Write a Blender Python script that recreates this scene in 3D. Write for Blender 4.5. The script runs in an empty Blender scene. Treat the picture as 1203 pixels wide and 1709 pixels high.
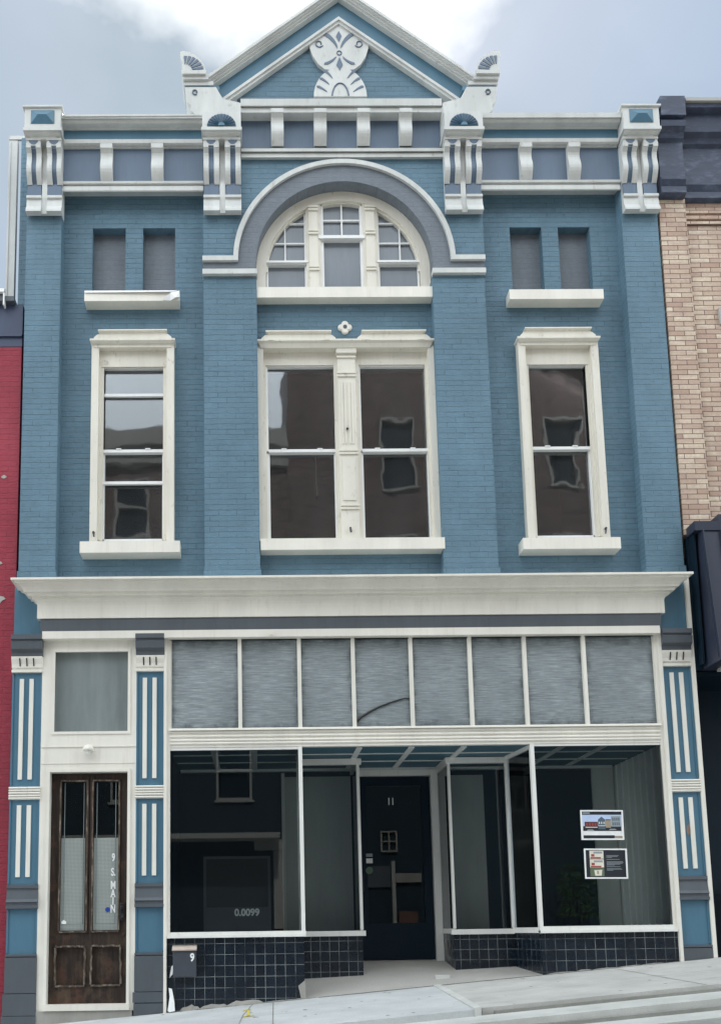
import bpy, math, random
from mathutils import Matrix, Vector
random.seed(7)
S = bpy.context.scene
COL = S.collection
CAMY = -10.45

# ------------------------------------------------------------------ materials
def nt(name):
    m = bpy.data.materials.new(name); m.use_nodes = True
    t = m.node_tree; t.nodes.clear()
    o = t.nodes.new('ShaderNodeOutputMaterial')
    return m, t, o
def N(t, kind, **kw):
    n = t.nodes.new(kind)
    for k, v in kw.items():
        if k in n.inputs.keys(): n.inputs[k].default_value = v
        else: setattr(n, k, v)
    return n
def L(t, a, b): t.links.new(a, b)
def pos_uv(t):
    """surface coordinates in metres: u runs along the wall, v up"""
    g = N(t, 'ShaderNodeNewGeometry'); s = N(t, 'ShaderNodeSeparateXYZ'); L(t, g.outputs['Position'], s.inputs[0])
    a = N(t, 'ShaderNodeMath', operation='ADD'); L(t, s.outputs[0], a.inputs[0]); L(t, s.outputs[1], a.inputs[1])
    c = N(t, 'ShaderNodeCombineXYZ'); L(t, a.outputs[0], c.inputs[0]); L(t, s.outputs[2], c.inputs[1])
    return g.outputs['Position'], c.outputs[0], s
def scaled(t, vec, x, y, z):
    m = N(t, 'ShaderNodeMapping'); m.inputs['Scale'].default_value = (x, y, z); L(t, vec, m.inputs['Vector']); return m.outputs[0]
def noise(t, vec, scale, detail=4, rough=.55):
    n = N(t, 'ShaderNodeTexNoise'); n.inputs['Scale'].default_value = scale; n.inputs['Detail'].default_value = detail
    n.inputs['Roughness'].default_value = rough
    L(t, vec, n.inputs['Vector']); return n.outputs['Fac']
def ramp(t, fac, stops):
    r = N(t, 'ShaderNodeValToRGB'); e = r.color_ramp.elements
    while len(e) < len(stops): e.new(.5)
    for q, (p, c) in zip(e, stops):
        q.position = p; q.color = (*c, 1) if len(c) == 3 else c
    L(t, fac, r.inputs[0]); return r.outputs['Color']
def mix(t, fac, a, b, mode='MIX'):
    m = N(t, 'ShaderNodeMix', data_type='RGBA', blend_type=mode)
    if isinstance(fac, (int, float)): m.inputs[0].default_value = fac
    else: L(t, fac, m.inputs[0])
    for s, v in ((6, a), (7, b)):
        if isinstance(v, (tuple, list)): m.inputs[s].default_value = (*v[:3], 1)
        else: L(t, v, m.inputs[s])
    return m.outputs[2]
def mapr(t, fac, a, b, c=0, d=1):
    m = N(t, 'ShaderNodeMapRange'); L(t, fac, m.inputs[0])
    for i, v in enumerate((a, b, c, d)): m.inputs[i + 1].default_value = v
    return m.outputs[0]
def bump(t, h, strength, dist=.01):
    b = N(t, 'ShaderNodeBump'); b.inputs['Strength'].default_value = strength; b.inputs['Distance'].default_value = dist
    L(t, h, b.inputs['Height']); return b.outputs[0]
def pbsdf(t, o, col, rough=.6, normal=None, metal=0, spec=.5):
    p = N(t, 'ShaderNodeBsdfPrincipled')
    if isinstance(col, (tuple, list)): p.inputs['Base Color'].default_value = (*col[:3], 1)
    else: L(t, col, p.inputs['Base Color'])
    if isinstance(rough, (int, float)): p.inputs['Roughness'].default_value = rough
    else: L(t, rough, p.inputs['Roughness'])
    p.inputs['Metallic'].default_value = metal
    p.inputs['Specular IOR Level'].default_value = spec
    if normal is not None: L(t, normal, p.inputs['Normal'])
    L(t, p.outputs[0], o.inputs['Surface']); return p
def dark(c, k): return tuple(v * k for v in c)

def m_brick(name, col, bw=.205, rh=.066, mortar=.006, var=.05, mdark=.62, bmp=.5, chips=None, warp=.012):
    m, t, o = nt(name); P, uv, s = pos_uv(t)
    w = N(t, 'ShaderNodeTexNoise'); w.inputs['Scale'].default_value = 7; w.inputs['Detail'].default_value = 4; L(t, P, w.inputs['Vector'])
    vm = N(t, 'ShaderNodeVectorMath', operation='MULTIPLY_ADD'); L(t, w.outputs['Color'], vm.inputs[0]); vm.inputs[1].default_value = (warp,) * 3; L(t, uv, vm.inputs[2])
    def brick(width, ms):
        b = N(t, 'ShaderNodeTexBrick'); L(t, vm.outputs[0], b.inputs['Vector']); b.inputs['Scale'].default_value = 1
        b.inputs['Brick Width'].default_value = width; b.inputs['Row Height'].default_value = rh; b.inputs['Mortar Size'].default_value = ms
        b.inputs['Mortar Smooth'].default_value = .5
        b.inputs['Color1'].default_value = (*dark(col, 1 - var), 1); b.inputs['Color2'].default_value = (*dark(col, 1 + var), 1)
        b.inputs['Mortar'].default_value = (*dark(col, 1), 1); return b
    b = brick(bw, mortar)
    rows = brick(400, mortar * .9)                                    # bed joints only
    openj = mapr(t, noise(t, scaled(t, P, 1, 1, 2.5), 3.2, 6, .65), .44, .66)      # where the head joints are not filled with paint
    bedj = mapr(t, noise(t, scaled(t, P, .8, .8, 3), 2.4, 6, .65), .30, .62)
    j1 = N(t, 'ShaderNodeMath', operation='MULTIPLY'); L(t, b.outputs['Fac'], j1.inputs[0]); L(t, openj, j1.inputs[1])
    j2 = N(t, 'ShaderNodeMath', operation='MULTIPLY'); L(t, rows.outputs['Fac'], j2.inputs[0]); L(t, bedj, j2.inputs[1])
    jj = N(t, 'ShaderNodeMath', operation='MAXIMUM'); L(t, j1.outputs[0], jj.inputs[0]); L(t, j2.outputs[0], jj.inputs[1])
    c = mix(t, jj.outputs[0], b.outputs['Color'], dark(col, mdark))
    big = mapr(t, noise(t, scaled(t, P, 1, 1, .5), 1.1, 7, .66), .3, .75, .80, 1.16)
    hs = N(t, 'ShaderNodeHueSaturation'); L(t, c, hs.inputs['Color']); L(t, big, hs.inputs['Value']); c = hs.outputs[0]
    fine = mapr(t, noise(t, scaled(t, P, 14, 14, 60), 1, 5, .7), .3, .7, .88, 1.12)
    h2 = N(t, 'ShaderNodeHueSaturation'); L(t, c, h2.inputs['Color']); L(t, fine, h2.inputs['Value']); c = h2.outputs[0]
    run = mapr(t, noise(t, scaled(t, P, 7, 7, .5), 1.2, 5, .6), .58, .78, 0, .3)
    c = mix(t, run, c, dark(col, .7))
    chalk = mapr(t, noise(t, scaled(t, P, 1, 1, .7), .75, 8, .7), .50, .74, 0, .42)
    c = mix(t, chalk, c, tuple(min(1, v*1.25+.035) for v in col))
    if chips:
        ck = mapr(t, noise(t, scaled(t, P, 1, 1, 1.6), 8, 8, .75), .695, .72)
        c = mix(t, ck, c, chips)
        ck = mapr(t, noise(t, scaled(t, P, 1, 1, 1.8), 5.3, 7, .74), .72, .74)
        c = mix(t, ck, c, dark(col, .4))
    hgt = N(t, 'ShaderNodeMath', operation='MULTIPLY_ADD'); L(t, jj.outputs[0], hgt.inputs[0]); hgt.inputs[1].default_value = -1
    L(t, noise(t, scaled(t, P, 1, 1, 2), 30, 5, .65), hgt.inputs[2])
    pbsdf(t, o, c, .6, bump(t, hgt.outputs[0], bmp, .014), spec=.35)
    return m
def m_paint(name, col, rough=.5, wear=None, dirt=.1, bmp=.12, wscale=14, wth=(.66, .72)):
    m, t, o = nt(name); P, uv, s = pos_uv(t)
    n1 = mapr(t, noise(t, scaled(t, P, 1, 1, .35), 3.5, 6, .6), .3, .72, 1 - dirt, 1 + dirt * .5)
    hs = N(t, 'ShaderNodeHueSaturation'); hs.inputs['Color'].default_value = (*col, 1); L(t, n1, hs.inputs['Value'])
    c = hs.outputs[0]
    st = mapr(t, noise(t, scaled(t, P, 14, 14, 1.2), 1.6, 5, .62), .54, .82, 0, .4)
    c = mix(t, st, c, tuple(a_*b_ for a_, b_ in zip(col, (.70, .67, .60))))
    if wear:
        c = mix(t, mapr(t, noise(t, scaled(t, P, 1, 1, .5), wscale, 7, .68), *wth), c, wear)
    pbsdf(t, o, c, rough, bump(t, noise(t, scaled(t, P, 1, 1, .3), 40, 4), bmp, .004), spec=.4)
    return m
def m_flat(name, col, rough=.5, metal=0, spec=.5):
    m, t, o = nt(name); P, uv, s = pos_uv(t)
    n1 = mapr(t, noise(t, P, 12, 4), .3, .7, .92, 1.06)
    hs = N(t, 'ShaderNodeHueSaturation'); hs.inputs['Color'].default_value = (*col, 1); L(t, n1, hs.inputs['Value'])
    pbsdf(t, o, hs.outputs[0], rough, None, metal, spec); return m
def m_glass(name, tint=(.9, .93, .92), ior=1.6, wav=.0, wscale=1.6, rough=0.0, film=None):
    m, t, o = nt(name); P, uv, s = pos_uv(t)
    tr = N(t, 'ShaderNodeBsdfTransparent'); tr.inputs[0].default_value = (*tint, 1)
    gl = N(t, 'ShaderNodeBsdfGlossy'); gl.inputs['Roughness'].default_value = rough; gl.inputs[0].default_value = (.95, .97, 1, 1)
    fr = N(t, 'ShaderNodeFresnel'); fr.inputs['IOR'].default_value = ior
    if wav:
        b = bump(t, noise(t, scaled(t, P, 1, 1, .8), wscale, 2.5, .42), 1.0, wav); L(t, b, gl.inputs['Normal'])
    x = N(t, 'ShaderNodeMixShader'); L(t, fr.outputs[0], x.inputs[0]); L(t, tr.outputs[0], x.inputs[1]); L(t, gl.outputs[0], x.inputs[2])
    out = x.outputs[0]
    if film:
        d = N(t, 'ShaderNodeBsdfDiffuse'); d.inputs[0].default_value = (.5, .53, .53, 1)
        f = mapr(t, noise(t, scaled(t, P, 1, 1, .4), 2.5, 5), .3, .8, film * .4, film)
        x2 = N(t, 'ShaderNodeMixShader'); L(t, f, x2.inputs[0]); L(t, out, x2.inputs[1]); L(t, d.outputs[0], x2.inputs[2]); out = x2.outputs[0]
    L(t, out, o.inputs['Surface']); return m

M = {}
BLUE = (.115, .204, .270)
CREAM = (.80, .775, .70)
GREY = (.092, .106, .122)
M['blue_brick'] = m_brick('blue_painted_brick', BLUE, chips=(.16, .27, .33))
M['blue'] = m_paint('blue_painted_metal', (.078, .178, .255), .45, dirt=.12)
M['cream'] = m_paint('cream_paint', CREAM, .42, wear=(.60, .57, .49), dirt=.10, wth=(.66, .80))
M['cream_high'] = m_paint('veil_dulled_cream_paint', (.60, .615, .60), .55, wear=(.40, .40, .37), dirt=.16, wth=(.60, .74))  # upper trim cream, worn; glare veil's dulling put into the base colour
M['cream_old'] = m_paint('worn_cream_paint', (.74, .71, .63), .55, wear=(.50, .46, .39), dirt=.1, wth=(.60, .72))
M['white'] = m_paint('white_sash', (.82, .83, .83), .35, dirt=.04, bmp=.03)
M['grey'] = m_paint('charcoal_paint', GREY, .5, dirt=.14)
M['grey_brick'] = m_brick('grey_painted_brick', (.16, .185, .215), bmp=.3, mdark=.85, var=.03)
M['friezegrey'] = m_paint('slate_paint', (.112, .160, .228), .5, dirt=.12)
M['grey_stone'] = m_paint('grey_painted_stone', (.085, .098, .112), .6, wear=(.3, .3, .3), dirt=.15, wth=(.74, .77))
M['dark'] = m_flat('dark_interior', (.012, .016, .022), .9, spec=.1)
M['navy'] = m_flat('navy_panel', (.005, .016, .028), .5, spec=.2)
M['ceil'] = m_flat('navy_ceiling_panel', (.045, .12, .165), .6)
M['batten'] = m_flat('ceiling_batten', (.62, .64, .62), .6)
M['board'] = m_paint('white_interior_boards', (.52, .53, .49), .6, dirt=.1)
M['greywall'] = m_paint('grey_interior_wall', (.36, .37, .35), .7, dirt=.1)
M['alu'] = m_paint('aluminium_cream', (.78, .78, .74), .4, dirt=.05)
M['black'] = m_flat('black_iron', (.012, .012, .014), .35)
M['lettering'] = m_flat('white_vinyl', (.85, .86, .86), .5)
M['glass'] = m_glass('display_glass', (.95, .975, .975), 1.5, film=.004)
M['glass_old'] = m_glass('wavy_window_glass', (.8, .83, .84), 1.75, wav=.0034, wscale=1.6, film=.06, rough=.02)
M['glass_door'] = m_glass('door_glass', (.8, .85, .85), 1.55, film=.004)
M['red_brick'] = m_brick('red_painted_brick', (.30, .030, .052), chips=None, mdark=.75, bmp=.5)
M['navy_paint'] = m_paint('navy_painted_parapet', (.052, .070, .125), .5, dirt=.15)
M['concrete_dark'] = m_paint('old_concrete', (.32, .31, .28), .9, dirt=.2, bmp=.5)

# tan roman brick with strong colour change from brick to brick
def m_tan():
    m, t, o = nt('tan_brick'); P, uv, s = pos_uv(t)
    def br(c1, c2):
        b = N(t, 'ShaderNodeTexBrick'); L(t, uv, b.inputs['Vector']); b.inputs['Scale'].default_value = 1
        b.inputs['Brick Width'].default_value = .232; b.inputs['Row Height'].default_value = .062; b.inputs['Mortar Size'].default_value = .0042
        b.inputs['Mortar Smooth'].default_value = .2
        b.inputs['Color1'].default_value = (*c1, 1); b.inputs['Color2'].default_value = (*c2, 1); b.inputs['Mortar'].default_value = (.10, .07, .06, 1)
        return b
    b = br((.47, .33, .255), (.80, .695, .55))
    rowc = mapr(t, noise(t, scaled(t, uv, 3.2, 16.1, 1), 1, 2), .38, .62)
    c = mix(t, rowc, b.outputs['Color'], mix(t, .55, b.outputs['Color'], (.50, .35, .285)))
    c = mix(t, mapr(t, b.outputs['Fac'], 0, 1), c, (.11, .075, .06))
    c = mix(t, mapr(t, noise(t, P, 34, 6, .7), .38, .72, 0, .45), c, (.30, .205, .165))
    c = mix(t, mapr(t, noise(t, scaled(t, P, 2, 2, .5), 1.6, 6, .65), .5, .75, 0, .5), c, (.27, .20, .17))
    h = N(t, 'ShaderNodeMath', operation='MULTIPLY_ADD'); L(t, b.outputs['Fac'], h.inputs[0]); h.inputs[1].default_value = -1.2; L(t, noise(t, P, 60, 3), h.inputs[2])
    pbsdf(t, o, c, .75, bump(t, h.outputs[0], .6, .01), spec=.3); return m
M['tan_brick'] = m_tan()
def m_sheet():
    m, t, o = nt('weathered_navy_sheet_metal'); P, uv, s = pos_uv(t)
    n = noise(t, scaled(t, P, 1, 1, 2.2), 4, 8, .68)
    c = ramp(t, n, [(0, (.022, .028, .05)), (.5, (.042, .055, .092)), (.62, (.075, .095, .145)), (.69, (.12, .145, .20)), (.72, (.5, .55, .6))])
    pbsdf(t, o, c, .5, bump(t, n, .3, .02), spec=.4); return m
M['sheet'] = m_sheet()
def m_tile():
    m, t, o = nt('navy_glazed_tile'); P, uv, s = pos_uv(t)
    b = N(t, 'ShaderNodeTexBrick'); L(t, uv, b.inputs['Vector']); b.offset = 0; b.inputs['Scale'].default_value = 1
    b.inputs['Brick Width'].default_value = .108; b.inputs['Row Height'].default_value = .117; b.inputs['Mortar Size'].default_value = .0028; b.inputs['Mortar Smooth'].default_value = .1
    b.inputs['Color1'].default_value = (.003, .007, .014, 1); b.inputs['Color2'].default_value = (.006, .013, .024, 1); b.inputs['Mortar'].default_value = (.22, .25, .25, 1)
    fade = mapr(t, noise(t, P, 3, 4), .38, .6, .1, 1.0)
    c = mix(t, fade, (.004, .009, .017), b.outputs['Color'])
    c = mix(t, mapr(t, noise(t, scaled(t, P, 1, 1, 1.5), 7, 6, .7), .64, .82, 0, .25), c, (.10, .11, .10))
    rg = mapr(t, noise(t, P, 9, 4), .3, .8, .14, .5)
    h = N(t, 'ShaderNodeMath', operation='MULTIPLY'); L(t, b.outputs['Fac'], h.inputs[0]); h.inputs[1].default_value = -1
    pbsdf(t, o, c, rg, bump(t, h.outputs[0], .4, .004)); return m
M['tile'] = m_tile()
def m_wood():
    m, t, o = nt('worn_dark_wood'); P, uv, s = pos_uv(t)
    g = noise(t, scaled(t, P, 26, 26, 1.6), 1.4, 7, .62)
    c = ramp(t, g, [(.25, (.010, .007, .006)), (.5, (.026, .016, .012)), (.7, (.055, .034, .023)), (.9, (.12, .085, .060))])
    lowb = mapr(t, s.outputs[2], 1.4, .2, 0, 1)
    worn = N(t, 'ShaderNodeMath', operation='MULTIPLY'); L(t, lowb, worn.inputs[0]); L(t, mapr(t, noise(t, scaled(t, P, 3, 3, 2.0), 2.5, 6, .65), .46, .72), worn.inputs[1])
    c = mix(t, worn.outputs[0], c, (.105, .068, .042))
    c = mix(t, mapr(t, noise(t, P, 6, 5), .56, .72, 0, .8), c, (.085, .038, .022))
    pbsdf(t, o, c, .6, bump(t, g, .35, .004), spec=.35); return m
M['wood'] = m_wood()
def m_woodmould():
    m, t, o = nt('bare_wood_moulding'); P, uv, s = pos_uv(t)
    g = noise(t, scaled(t, P, 9, 9, 3), 2, 7, .65)
    c = ramp(t, g, [(.3, (.03, .022, .017)), (.5, (.09, .070, .054)), (.66, (.26, .22, .175)), (.8, (.45, .40, .34))])
    pbsdf(t, o, c, .7, bump(t, g, .4, .004), spec=.3); return m
M['woodm'] = m_woodmould()
def m_ribbed():
    m, t, o = nt('dusty_ribbed_glass'); P, uv, s = pos_uv(t)
    rib = noise(t, scaled(t, P, 5, 1, 75), 1.0, 4, .7)
    rib2 = noise(t, scaled(t, P, .8, 1, 11), 1.0, 5, .65)
    c = ramp(t, rib, [(.26, (.13, .15, .157)), (.48, (.25, .285, .30)), (.72, (.46, .515, .54))])
    c = mix(t, mapr(t, rib2, .35, .7, 0, .4), c, (.33, .375, .40), 'MIX')
    pat = mapr(t, noise(t, scaled(t, P, 1, 1, 1), 1.7, 5, .6), .35, .7, 0, .7)
    c = mix(t, pat, c, mix(t, .6, c, (.10, .125, .135)))
    tc = N(t, 'ShaderNodeTexCoord'); sp = N(t, 'ShaderNodeSeparateXYZ'); L(t, tc.outputs['Generated'], sp.inputs[0])
    # grime gathered along the glazing bars
    def edge(v):
        a = N(t, 'ShaderNodeMath', operation='SUBTRACT'); L(t, v, a.inputs[0]); a.inputs[1].default_value = .5
        b = N(t, 'ShaderNodeMath', operation='ABSOLUTE'); L(t, a.outputs[0], b.inputs[0]); return b.outputs[0]
    mx = N(t, 'ShaderNodeMath', operation='MAXIMUM'); L(t, edge(sp.outputs[0]), mx.inputs[0]); L(t, edge(sp.outputs[2]), mx.inputs[1])
    ad = N(t, 'ShaderNodeMath', operation='MULTIPLY_ADD'); L(t, noise(t, P, 7, 6, .7), ad.inputs[0]); ad.inputs[1].default_value = .34; L(t, mx.outputs[0], ad.inputs[2])
    c = mix(t, mapr(t, ad.outputs[0], .60, .73, 0, .85), c, (.035, .045, .05))
    pbsdf(t, o, c, .32, bump(t, rib, .5, .004), spec=.5); return m
M['ribbed'] = m_ribbed()
def m_frost(name, c0, c1, rough=.35):
    m, t, o = nt(name); P, uv, s = pos_uv(t)
    n = noise(t, scaled(t, P, 3, 3, .45), 1.6, 6, .65)
    c = ramp(t, n, [(.3, c0), (.7, c1)])
    pbsdf(t, o, c, rough, bump(t, noise(t, P, 90, 2), .06, .003)); return m
M['frost'] = m_frost('dusty_transom_glass', (.17, .20, .205), (.25, .285, .285), .25)
M['blindglass'] = m_frost('backed_window_glass', (.155, .18, .21), (.205, .235, .27), .15)
def m_lace():
    m, t, o = nt('patterned_privacy_film'); P, uv, s = pos_uv(t)
    r = N(t, 'ShaderNodeMapping'); r.inputs['Rotation'].default_value = (0, 0, math.radians(45)); L(t, uv, r.inputs['Vector'])
    ch = N(t, 'ShaderNodeTexChecker'); L(t, r.outputs[0], ch.inputs['Vector']); ch.inputs['Scale'].default_value = 95
    ch.inputs['Color1'].default_value = (.20, .23, .21, 1); ch.inputs['Color2'].default_value = (.40, .43, .41, 1)
    c = mix(t, mapr(t, noise(t, P, 4, 4), .3, .7, 0, .5), ch.outputs['Color'], (.25, .28, .265))
    pbsdf(t, o, c, .4); return m
M['lace'] = m_lace()
def m_concrete(name, a, b, stain=.35, sc=1.0):
    m, t, o = nt(name); P, uv, s = pos_uv(t)
    n1 = noise(t, P, 1.1 * sc, 8, .62); n2 = noise(t, P, 60, 4, .7)
    c = ramp(t, n1, [(.3, a), (.7, b)])
    c = mix(t, mapr(t, n2, .35, .75, 0, .28), c, dark(a, .62))
    c = mix(t, mapr(t, noise(t, scaled(t, P, .5, 2.2, 1), 2.3, 7, .66), .58, .74, 0, stain), c, dark(a, .6))
    pbsdf(t, o, c, .85, bump(t, n2, .35, .006), spec=.25); return m
M['concrete'] = m_concrete('pale_concrete', (.43, .43, .40), (.62, .615, .585), .55, 1.6)
M['concrete_new'] = m_concrete('newer_concrete', (.48, .50, .50), (.655, .675, .67), .45, 1.6)
M['kerbstone'] = m_concrete('kerb_concrete', (.50, .51, .48), (.70, .70, .67), .4, 1.8)
M['riser'] = m_concrete('stained_concrete', (.24, .24, .22), (.36, .36, .33), .5, 2)
M['recess_floor'] = m_concrete('grey_terrazzo', (.40, .39, .36), (.50, .485, .45), .35)
M['asphalt'] = m_concrete('worn_grey_road', (.26, .26, .245), (.38, .38, .355), .6, 2.2)
M['ground'] = m_concrete('dusty_ground', (.2, .19, .16), (.26, .25, .2))
M['awning'] = m_paint('dark_standing_seam_metal', (.030, .038, .062), .38, dirt=.12)
M['opp_brick'] = m_brick('brown_brick', (.125, .088, .082), bw=.23, rh=.09, mortar=.016, mdark=1.7, bmp=.4, var=.38)
M['opp_navy'] = m_paint('navy_painted_lower_wall', (.012, .03, .045), .7, dirt=.2)
M['opp_pale'] = m_paint('pale_render', (.40, .40, .38), .8, dirt=.1)
M['mail'] = m_flat('grey_mailbox_metal', (.055, .062, .078), .45)
M['brass'] = m_flat('worn_brushed_metal', (.62, .52, .45), .35, metal=.6)
M['paper'] = m_flat('white_paper', (.85, .86, .85), .6)
M['leafgreen'] = m_flat('green_sticker', (.10, .17, .11), .5)
M['sky_print'] = m_flat('printed_pale_blue', (.50, .62, .85), .5)
M['maroon_print'] = m_flat('printed_maroon', (.10, .03, .04), .5)
M['blue_print'] = m_flat('printed_slate_blue', (.08, .12, .16), .5)
M['tan_print'] = m_flat('printed_tan', (.35, .30, .22), .5)
M['grey_print'] = m_flat('printed_grey', (.30, .34, .36), .5)
M['black_print'] = m_flat('printed_black', (.012, .016, .024), .5)
M['red_print'] = m_flat('printed_red', (.35, .06, .05), .5)
M['green_print'] = m_flat('printed_green', (.12, .16, .09), .5)
M['cream_print'] = m_flat('printed_cream', (.75, .70, .60), .5)
M['blue_sticker'] = m_flat('blue_sticker', (.02, .06, .30), .4)
M['bare_rust'] = m_flat('bare_rusty_metal', (.26, .17, .13), .7)
M['leaf'] = m_flat('green_leaf', (.05, .11, .03), .6)
M['stain'] = m_flat('dark_oil_stain', (.10, .10, .10), .8)
M['brown_pier'] = m_flat('brown_brick_pier', (.13, .07, .055), .8)
M['dirt'] = m_flat('street_dirt', (.16, .15, .13), .95)
M['yellow'] = m_flat('yellow_paint_mark', (.65, .55, .12), .8)

# ------------------------------------------------------------------ mesh helpers
class MB:
    def __init__(s): s.v = []; s.f = []; s.m = []; s.k = 0
    def mat(s, k): s.k = k; return s
    def add(s, vs, fs):
        o = len(s.v); s.v += [tuple(v) for v in vs]
        for f in fs: s.f.append([i + o for i in f]); s.m.append(s.k)
        return s
    def box(s, x0, x1, y0, y1, z0, z1):
        return s.add([(x0,y0,z0),(x1,y0,z0),(x1,y1,z0),(x0,y1,z0),(x0,y0,z1),(x1,y0,z1),(x1,y1,z1),(x0,y1,z1)],
                     [(0,1,5,4),(1,2,6,5),(2,3,7,6),(3,0,4,7),(4,5,6,7),(3,2,1,0)])
    def _prism(s, A, B):
        n = len(A)
        return s.add(A + B, [list(range(n)), list(range(2*n-1, n-1, -1))] + [(i, n+i, n+(i+1)%n, (i+1)%n) for i in range(n)])
    def xz(s, poly, y0, y1): return s._prism([(x,y0,z) for x,z in poly], [(x,y1,z) for x,z in poly])
    def yz(s, poly, x0, x1): return s._prism([(x0,y,z) for y,z in poly], [(x1,y,z) for y,z in poly])
    def xy(s, poly, z0, z1): return s._prism([(x,y,z0) for x,y in poly], [(x,y,z1) for x,y in poly])
    def ring(s, cx, cz, r0, r1, a0, a1, y0, y1, n=48):
        A = [(cx+r1*math.cos(a), cz+r1*math.sin(a)) for a in [a0+(a1-a0)*i/n for i in range(n+1)]]
        B = [(cx+r0*math.cos(a), cz+r0*math.sin(a)) for a in [a0+(a1-a0)*i/n for i in range(n+1)]]
        for i in range(n):
            x = [A[i], A[i+1], B[i+1], B[i]]
            vs = [(p[0],y0,p[1]) for p in x] + [(p[0],y1,p[1]) for p in x]
            fs = [(0,1,2,3),(7,6,5,4),(0,4,5,1),(2,6,7,3)]
            if i == 0: fs.append((3,7,4,0))
            if i == n-1: fs.append((1,5,6,2))
            s.add(vs, fs)
        return s
    def wall(s, x0, x1, z0, z1, y0, y1, holes):
        xs = sorted({x0, x1, *[h[i] for h in holes for i in (0, 1)]}); zs = sorted({z0, z1, *[h[i] for h in holes for i in (2, 3)]})
        xs = [x for x in xs if x0 <= x <= x1]; zs = [z for z in zs if z0 <= z <= z1]
        def solid(i, j):
            if i < 0 or j < 0 or i >= len(xs)-1 or j >= len(zs)-1: return False
            cx = (xs[i]+xs[i+1])/2; cz = (zs[j]+zs[j+1])/2
            return not any(h[0] < cx < h[1] and h[2] < cz < h[3] for h in holes)
        for i in range(len(xs)-1):
            for j in range(len(zs)-1):
                if not solid(i, j): continue
                a, b, c, d = xs[i], xs[i+1], zs[j], zs[j+1]
                vs = [(a,y0,c),(b,y0,c),(b,y1,c),(a,y1,c),(a,y0,d),(b,y0,d),(b,y1,d),(a,y1,d)]
                fs = [(0,1,5,4),(2,3,7,6)]
                if not solid(i+1, j): fs.append((1,2,6,5))
                if not solid(i-1, j): fs.append((3,0,4,7))
                if not solid(i, j+1): fs.append((4,5,6,7))
                if not solid(i, j-1): fs.append((3,2,1,0))
                s.add(vs, fs)
        return s
    def cornice(s, prof, x0, x1, yb, y0=0, endl=True, endr=True):
        """prof: (out, z) from bottom to top; swept round the front with mitred ends"""
        R = []
        for o, z in prof:
            l = x0 - (o if endl else 0); r = x1 + (o if endr else 0)
            R.append([(l, yb, z), (l, y0-o, z), (r, y0-o, z), (r, yb, z)])
        vs = [p for r in R for p in r]; fs = []
        for i in range(len(R)-1):
            for j in range(3):
                a = i*4+j; fs.append((a, a+1, a+5, a+4))
        fs.append((3,2,1,0)); k = (len(R)-1)*4; fs.append((k,k+1,k+2,k+3))
        fs.append([i*4 for i in range(len(R)-1,-1,-1)] if False else [i*4+3 for i in range(len(R))] + [i*4 for i in range(len(R)-1,-1,-1)])
        return s.add(vs, fs)
    def tube(s, path, r, n=8):
        P = [Vector(p) for p in path]; rings = []
        for i, p in enumerate(P):
            d = (P[min(i+1, len(P)-1)] - P[max(i-1, 0)]).normalized()
            a = d.cross(Vector((0,0,1)) if abs(d.z) < .9 else Vector((1,0,0))).normalized(); b = d.cross(a)
            rr = r[i] if isinstance(r, (list, tuple)) else r
            rings.append([p + a*rr*math.cos(2*math.pi*k/n) + b*rr*math.sin(2*math.pi*k/n) for k in range(n)])
        vs = [v for q in rings for v in q]; fs = []
        for i in range(len(rings)-1):
            for k in range(n): fs.append((i*n+k, i*n+(k+1)%n, (i+1)*n+(k+1)%n, (i+1)*n+k))
        fs.append(list(range(n))[::-1]); fs.append([(len(rings)-1)*n+k for k in range(n)])
        return s.add(vs, fs)
    def lathe(s, prof, c, axis='z', n=20):
        rows = []
        for r, h in prof:
            q = []
            for k in range(n):
                a = 2*math.pi*k/n; u, w = r*math.cos(a), r*math.sin(a)
                q.append((c[0]+u, c[1]+w, c[2]+h) if axis == 'z' else (c[0]+u, c[1]+h, c[2]+w))
            rows.append(q)
        vs = [v for q in rows for v in q]; fs = []
        for i in range(len(rows)-1):
            for k in range(n): fs.append((i*n+k, i*n+(k+1)%n, (i+1)*n+(k+1)%n, (i+1)*n+k))
        fs.append(list(range(n))[::-1]); fs.append([(len(rows)-1)*n+k for k in range(n)])
        return s.add(vs, fs)
    def build(s, name, mat, parent=None, smooth=False, bevel=0):
        off = Vector((0,0,0)); p = parent
        while p is not None: off += p.location; p = p.parent
        me = bpy.data.meshes.new(name)
        me.from_pydata([(v[0]-off.x, v[1]-off.y, v[2]-off.z) for v in s.v], [], s.f)
        for k in (mat if isinstance(mat, (list, tuple)) else [mat]): me.materials.append(M[k])
        for q, k in zip(me.polygons, s.m): q.material_index = k; q.use_smooth = smooth
        me.validate(); me.update()
        import bmesh
        bm = bmesh.new(); bm.from_mesh(me); bmesh.ops.recalc_face_normals(bm, faces=bm.faces); bm.to_mesh(me); bm.free()
        o = bpy.data.objects.new(name, me); COL.objects.link(o)
        if parent: o.parent = parent
        if bevel:
            b = o.modifiers.new('bevel', 'BEVEL'); b.width = bevel; b.segments = 2; b.limit_method = 'ANGLE'; b.angle_limit = math.radians(40)
        return o
def B(x0, x1, y0, y1, z0, z1): return MB().box(x0, x1, y0, y1, z0, z1)
def thing(name, label, cat, loc, group=None):
    o = bpy.data.objects.new(name, None); COL.objects.link(o); o.location = loc; o.empty_display_size = .2
    o['label'] = label; o['category'] = cat
    if group: o['group'] = group
    return o
def tag(o, label, cat, group=None):
    o['label'] = label; o['category'] = cat
    if group: o['group'] = group
    return o
def struct(o): o['kind'] = 'structure'; return o
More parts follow.
